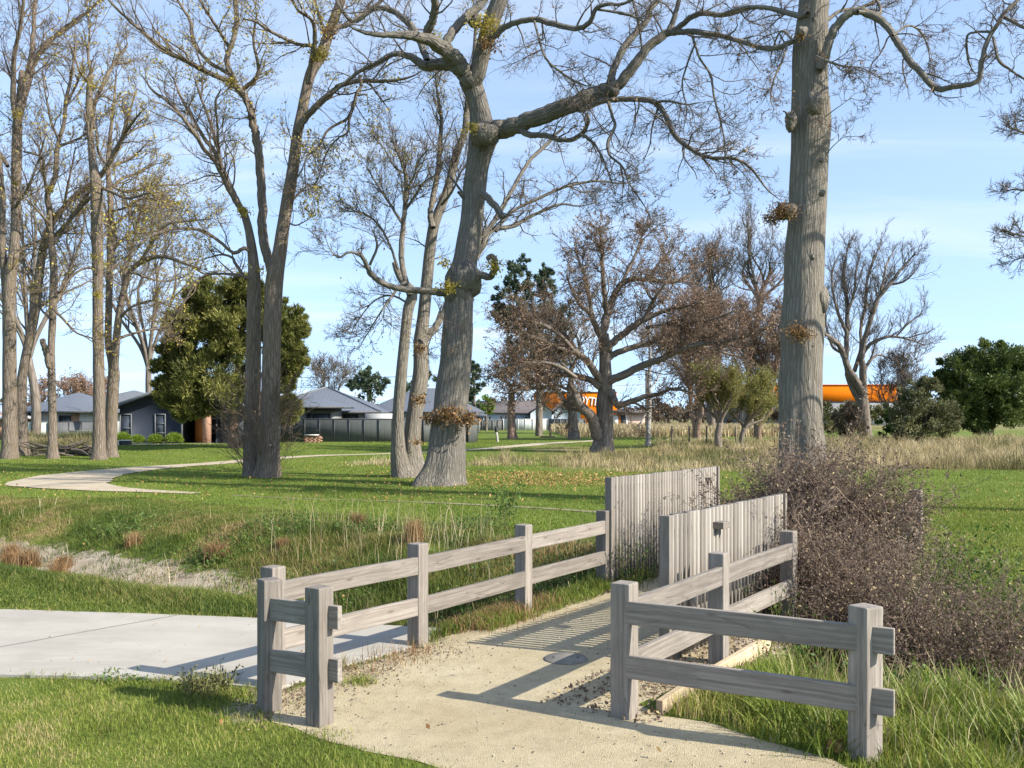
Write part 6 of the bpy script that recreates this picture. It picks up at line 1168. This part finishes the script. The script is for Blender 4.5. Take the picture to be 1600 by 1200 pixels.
# tussocks on the bank, each its own
tn = 800; a_ = rng.uniform(0, 6.28, tn); q = rng.normal(size=(tn, 2)) * .07; V, Q, T, v = blades(q[:, 0], q[:, 1], rng.uniform(.12, .46, tn), np.full(tn, .007), .6, z=np.zeros(tn) - .02); first = None
TS = [(272, 824, 1.1, 'orange tussock on the upper bank, left of the dark patch'), (392, 820, 1.15, 'orange tussock on the upper bank behind the corner post'), (100, 876, .95, 'orange tussock on the bare clay slope, right of two others'), (58, 872, 1.1, 'tall orange tussock in the middle of the bare clay slope'), (12, 872, .95, 'orange tussock on the bare clay at the left edge'), (15, 842, .9, 'orange tussock on the upper clay at the left edge'), (152, 872, 1.0, 'brown tussock at the right end of the bare clay'), (212, 838, .95, 'pale brown tussock above the bare clay'), (540, 828, .9, 'russet tussock on the bank between the corner post and the second post'), (650, 838, 1.2, 'large russet tussock on the bank behind the second fence post'), (84, 832, .8, 'small orange tussock near the top of the clay slope'), (158, 800, .9, 'straw coloured tussock at the top of the bank below the footpath bend'), (470, 826, .8, 'small russet tussock on the upper bank among green weeds')]
for px, py, sc, lb in TS:
    Yq = F * CAM / (py + 8 - HZ)
    for _ in range(12): xq = (px - 800) * Yq / F; Yq = F * (CAM - float(hf(xq, Yq))) / (py + 10 - HZ)
    loc = (xq, Yq, float(hf(xq, Yq)))
    if first is None: first = make_mesh('tussock', V, Q, T, M['tussock'], attrs={'v': v}); first.location = loc; first.scale = (sc,) * 3; tag(first, lb, 'tussock', 'orange tussocks on the ditch bank')
    else: c = first.copy(); COL.objects.link(c); c.location = loc; c.scale = (sc * rng.uniform(.7, 1.25), sc * rng.uniform(.7, 1.2), sc * rng.uniform(.65, 1.2)); c.rotation_euler = (0, 0, px); c['label'] = lb

# ------------------------------------------------------------------ shrubs and weeds round the ditch
def dead_shrub(name, label, cx, cy, rx, ry, zt, n, seed, leafm='leaf_dead', twigm='twig_dead', lf=.5, ls=.028, m2=6, m3=4, up=.05, cat='shrub', group=None, lean=.5, r0=.007, zb=None):
    o = np.array([cx, cy, float(hf(cx, cy))]) ; r = thing(name, label, cat, tuple(o), 0, group); a_ = rng.uniform(0, 2 * np.pi, n); q = rng.uniform(0, 1, n) ** .6
    S = np.stack([cx + rx * q * np.cos(a_) * .62, cy + ry * q * np.sin(a_) * .62, np.zeros(n)], 1); S[:, 2] = hf(S[:, 0], S[:, 1]) - .05
    D = nrm(np.stack([np.cos(a_) * q * lean * rx, np.sin(a_) * q * lean * ry, np.full(n, .5 * zt)], 1) + rng.normal(size=(n, 3)) * .12); Ls = zt * (1.12 - .45 * q ** 2) * rng.uniform(.55, 1.0, n) - S[:, 2] * .6
    P1 = grow(S, D, Ls, 8, .17, (0, 0, .0)); mb = MB(); V, Q = tubes(P1, np.full((n, 1), r0) * np.linspace(1.2, .35, 9)[None], 4); mb.add(V, Q)
    p, t_, f, own = spawn(P1, m2, .15, 1); P2 = grow(p, side_dirs(t_, 25, 75), Ls[own] * rng.uniform(.18, .42, len(p)), 5, .26, (0, 0, up)); V, Q = tubes(P2, np.full((len(p), 1), r0 * .45) * np.linspace(1, .5, 6)[None], 3); mb.add(V, Q)
    p, t_, f, own = spawn(P2, m3, .1, 1); P3 = grow(p, side_dirs(t_, 25, 70), rng.uniform(.06, .22, len(p)), 3, .3); V, Q = tubes(P3, np.full((len(p), 1), r0 * .28) * np.linspace(1, .6, 4)[None], 3); mb.add(V, Q)
    mb.build('branches', M[twigm], r, o); pts = np.concatenate([P3.reshape(-1, 3), P2[:, 2:].reshape(-1, 3)]); pts = pts[rng.uniform(size=len(pts)) < lf]; V, Q, v = leaves(pts, ls, .3, 0, .55, .02)
    make_mesh('leaves', V, Q, None, M[leafm], r, o, {'v': v})
    nv = n // 6; k_ = rng.integers(0, n, nv); Pv = grow(P1[k_, 4], nrm(P1[k_, 5] - P1[k_, 4] + rng.normal(size=(nv, 3)) * .8), rng.uniform(.5, 1.1, nv), 7, .3, (0, 0, -.06)); V, Q = tubes(Pv, np.full((nv, 8), .0042), 4); make_mesh('dry_vines', V, Q, None, M['vine_pale'], r, o); return r
plain('vine_pale', (.36, .29, .21), .9, .1)
dead_shrub('dead_shrub', 'tallest dead brown tangled shrub beside the nearer screen, in front of the straight trunk', 3.58, 10.95, .62, .68, 1.75, 220, 1, m2=11, m3=6, lf=.70, ls=.036, r0=.009)
dead_shrub('dead_shrub', 'low dead brown shrub showing between the two slatted screens', 3.95, 13.9, 1.1, .7, 1.15, 110, 2, m2=8, m3=4, lf=.7, ls=.034)
dead_shrub('dead_shrub', 'dead brown shrub lying over the end of the corner fence', 3.12, 9.55, .50, .5, 1.22, 130, 3, m2=10, m3=4, lf=.7, ls=.030)
dead_shrub('dead_shrub', 'wide dark brown dead shrub filling the ditch behind the right end post', 3.72, 8.95, .58, .5, 1.08, 90, 4, m2=10, m3=5, lf=.75, ls=.030)
dead_shrub('dead_shrub', 'sprawling dead brown shrub at the right edge in the ditch', 4.40, 8.6, .42, .45, .85, 36, 5, m2=8, m3=4, lf=.7, ls=.030)
def weed(label, px, py, Y, w_, h_, n, mat='leaf_weed', ls=.045, name='weed', nl=7, group='green weeds by the ditch'):
    cx = X_(px, Y); z0 = float(hf(cx, Y)); o = np.array([cx, Y, z0]); r = thing(name, label, 'weed', tuple(o), 0, group); zt = Z_(py, Y) - z0 if h_ is None else h_
    q = rng.normal(size=(n, 2)) * w_ * .3; S = np.stack([cx + q[:, 0], Y + q[:, 1], hf(cx + q[:, 0], Y + q[:, 1]) - .03], 1); D = nrm(np.stack([q[:, 0] * .8, q[:, 1] * .8, np.full(n, .6)], 1) + rng.normal(size=(n, 3)) * .12); P = grow(S, D, zt * rng.uniform(.5, 1.05, n), 6, .12, (0, 0, .04)); mb = MB(); V, Q = tubes(P, np.full((n, 1), .0035) * np.linspace(1.2, .5, 7)[None], 3); mb.add(V, Q); mb.build('stems', M['twig_olive'], r, o)
    p, t_, f, own = spawn(P, nl, .15, 1); V, Q, v = leaves(p, ls, -.2, .2, .5, .02); make_mesh('leaves', V, Q, None, M[mat], r, o, {'v': v}); return r
weed('green leafy weed growing in front of the far screen', 988, 838, 11.15, .32, .68, 26, nl=9, ls=.038); weed('low green weed at the foot of the far screen', 1010, 890, 11.6, .5, .28, 40, ls=.04)
weed('green leafy weed under the dead shrub beside the right end post', 1285, 930, 8.1, .45, .80, 60, nl=12, ls=.04); weed('small green weed at the end of the corner fence rails', 1222, 905, 8.75, .25, .55, 26, nl=8, ls=.04)
weed('tall green weed mass right of the dead shrub tangle', 1420, 850, 10.0, .8, .68, 130, nl=16, ls=.05); weed('broad green weed clump behind the far fence end', 1465, 830, 11.2, 1.0, .8, 150, nl=14, ls=.05); weed('green weed clump between the brown shrubs of the ditch', 1470, 930, 8.9, .6, .85, 90, nl=14, ls=.045)
weed('dark green thistle-like weed by the footpath behind the third fence post', 786, 760, 18.3, .35, .95, 26, nl=14, ls=.07); weed('green weed clump on the bank right of the concrete pad', 395, 925, 12.2, .8, .35, 90, nl=12, ls=.05); weed('leafy green weed on the strip behind the corner post', 250, 905, 12.6, .9, .28, 90, nl=10, ls=.05)
weed('dark green weed patch low on the bank behind the second and third posts', 705, 895, 12.4, 1.2, .4, 170, nl=10, ls=.05); weed('green weed on the bank close to the far end of the long fence', 880, 870, 12.6, .8, .5, 120, nl=10, ls=.05); weed('grey green weed thicket on the lower bank below the tussocks', 470, 870, 14.0, 1.5, .35, 200, nl=10, ls=.05)
weed('grey green clump at the lawn edge in the shadow of the short barrier', 322, 1070, 6.95, .26, .20, 90, 'leaf_olive', .03, nl=9, group=None)
weed('big green weed mass in the ditch between the brown shrubs and the right edge', 1540, 960, 8.3, .9, .75, 150, nl=13, ls=.045); weed('green weed mass in front of the brown shrub behind the right end post', 1440, 1040, 7.4, .7, .45, 110, nl=12, ls=.04); weed('green weed clump at the right edge above the long grass', 1585, 880, 9.8, .8, .8, 110, nl=13, ls=.05); weed('yellowish green weed thicket left of the far fence end', 1375, 905, 9.9, .45, .6, 60, nl=12, ls=.04)
for lb, px, py, Yq in (('leafy weed clump on the bank above the corner post', 445, 820, 17.2), ('leafy weed clump on the bank left of the second fence post', 590, 830, 16.6), ('leafy weed clump high on the bank between the second and third fence posts', 735, 815, 16.8), ('leafy weed clump on the bank above the bare clay end', 345, 845, 16.4), ('leafy weed clump at the bank top left of the orange tussocks', 205, 812, 18.5), ('leafy weed clump low on the bank behind the first rails', 560, 880, 13.6), ('leafy weed clump behind the last rails of the long fence', 840, 845, 14.2)): weed(lb, px, py, Yq, 1.1, .32, 110, nl=9, ls=.05, group='leafy weeds on the ditch bank')
weed('flat green weed patch at the lawn edge of the concrete pad', 185, 1060, 7.25, .35, .07, 40, nl=8, ls=.035)

# brush and rough growth behind the left row
mb = Cloud(); n = 16000; px = rng.uniform(38, 148, n); y = rng.uniform(48, 66, n); x = (px - 800) * y / F; mb.blades(x, y, rng.uniform(.3, 1.15, n) * (1 + .4 * noise2(x, y, .6, 3)) * .8, np.full(n, .03), .5, vv=np.clip(.18 + .2 * rng.normal(size=n), 0, 1)); tag(mb.build('rough_grass', M['grass_mixed_dry'], None, av=True), 'rough greenish grass behind the left row of trees', 'grass', None, 'stuff')
o = np.array([X_(105, 46.5), 46.5, 0]); br = thing('brush_pile', 'pile of fallen grey branches between the thin crooked trunk and the yellow-tufted trunk', 'brush pile', tuple(o)); mb = MB()
for q in range(46):
    c = o + [rng.normal() * 1.1, rng.normal() * .5, rng.uniform(.05, .5)]; a_ = rng.uniform(-.5, .5) + (np.pi if rng.uniform() < .5 else 0); L_ = rng.uniform(.8, 2.6); P = grow(c[None], np.array([[math.cos(a_), math.sin(a_), rng.uniform(-.12, .22)]]), np.array([L_]), 6, .12)[0]; P[:, 2] = np.maximum(P[:, 2], .04); mb.tube(P, np.linspace(rng.uniform(.03, .085), .012, 7), 6)
mb.build('branches', M['twig_grey'], br, o)
# fallen leaves
mb = Cloud(); n = 5200; px = np.concatenate([rng.normal(850, 90, n // 2), rng.uniform(560, 1180, n // 4), rng.uniform(0, 700, n // 4)]); y = np.concatenate([rng.uniform(27, 33.5, n // 2), rng.uniform(22, 34, n // 4), rng.uniform(22, 42, n // 4)]); x = (px - 800) * y / F; m = (ditch_s(x, y) > 2.8) & ~near_path(x, y); x, y = x[m], y[m]; mb.leaves(np.stack([x, y, hf(x, y) + .045], 1), .058, 0, 0, .7, .02)
x, y = scatter(500, 5, 15, 14, 30); mb.leaves(np.stack([x, y, hf(x, y) + .06], 1), .055, 0, 0, .7, .02)
x, y = scatter(150, -9, 1.5, 5.3, 17); m = ~inside(x, y, PAD); x, y = x[m], y[m]; mb.leaves(np.stack([x, y, np.maximum(hf(x, y), -.3) + .05], 1), .04, 0, 0, .7, .02)
x, y = scatter(420, -6.5, -.6, 7.0, 9.9); m = inside(x, y, PAD) & (rng.uniform(size=len(x)) < .12 + .5 * (noise2(x, y, 1.1, 4) > .5)); x, y = x[m], y[m]; mb.leaves(np.stack([x, y, np.full(len(x), .030)], 1), .02, 0, 0, .6, .004)
tag(mb.build('fallen_leaves', M['leaf_litter'], None, av=True), 'scattered fallen orange leaves on the lawn', 'leaves', None, 'stuff')
mb = Cloud(); n = 7000; s = rng.uniform(-4.2, 2.4, n); u = np.where(rng.uniform(size=n) < .62, rng.uniform(-3.6, -2.72, n), rng.uniform(-5.5, -5.12, n)); x, y = us(u, s); m = ~inside(x, y, PAD) & ((x - 1.0) * .55 + (y - 5.95) * .83 > -.5) & ((u > -4) | (s > -1.4)); x, y = x[m], y[m]; mb.leaves(np.stack([x, y, np.maximum(hf(x, y), -.02) + .014], 1), .035, 0, 0, .6, .008)
q = np.concatenate([rng.normal(size=(900, 2)) * [.2, .28] + gp(450, 1090), rng.normal(size=(520, 2)) * [.20, .26] + gp(575, 1050), rng.normal(size=(420, 2)) * [.25, .2] + gp(660, 1018), rng.normal(size=(360, 2)) * [.2, .2] + gp(1040, 1075)]); x, y = q[:, 0], q[:, 1]; m = ~inside(x, y, PAD); x, y = x[m], y[m]; mb.leaves(np.stack([x, y, np.full(len(x), .018)], 1), .022, 0, 0, .6, .006)
tag(mb.build('bark_litter', M['leaf_dead'], None, av=True), 'brown leaf litter along the edges of the gravel path', 'leaf litter', None, 'stuff')
# loose stones on the gravel
n = 6500; x, y = scatter(n, -2.2, 4.2, 5.0, 13); m = inside(x, y, GRAVEL) & in_view(x, y); x, y = x[m], y[m]; n = len(x); sz = .003 + .007 * rng.uniform(0, 1, n) ** 4; oct_ = np.array([[1, 0, 0], [-1, 0, 0], [0, 1, 0], [0, -1, 0], [0, 0, .7], [0, 0, -.7]]); ft = np.array([[0, 2, 4], [2, 1, 4], [1, 3, 4], [3, 0, 4], [2, 0, 5], [1, 2, 5], [3, 1, 5], [0, 3, 5]])
V = np.stack([x, y, .008 + sz * .3], 1)[:, None] + oct_[None] * sz[:, None, None] * rng.uniform(.6, 1.3, (n, 6, 1)); T = (np.arange(n)[:, None, None] * 6 + ft[None]).reshape(-1, 3)
leafy('stone', [(0, (.19, .16, .12)), (.5, (.36, .31, .23)), (1, (.47, .42, .33))], .0, .9)
tag(make_mesh('loose_gravel', V.reshape(-1, 3), None, T, M['stone'], attrs={'v': np.repeat(rng.uniform(0, 1, n), 6)}), 'loose pale stones lying on the gravel path', 'gravel', None, 'stuff')
# one orange leaf pile at the foot of the right end post
th = Cloud(); cx, cy = gp(1312, 1178); q = rng.normal(size=(60, 2)) * .035; th.leaves(np.stack([cx + q[:, 0], cy + q[:, 1], np.full(60, .04)], 1), .05, 0, 0, .7, .012); tag(th.build('orange_leaf', M['leaf_litter'], None, av=True), 'small heap of orange leaves in the grass left of the right end post', 'leaf heap')
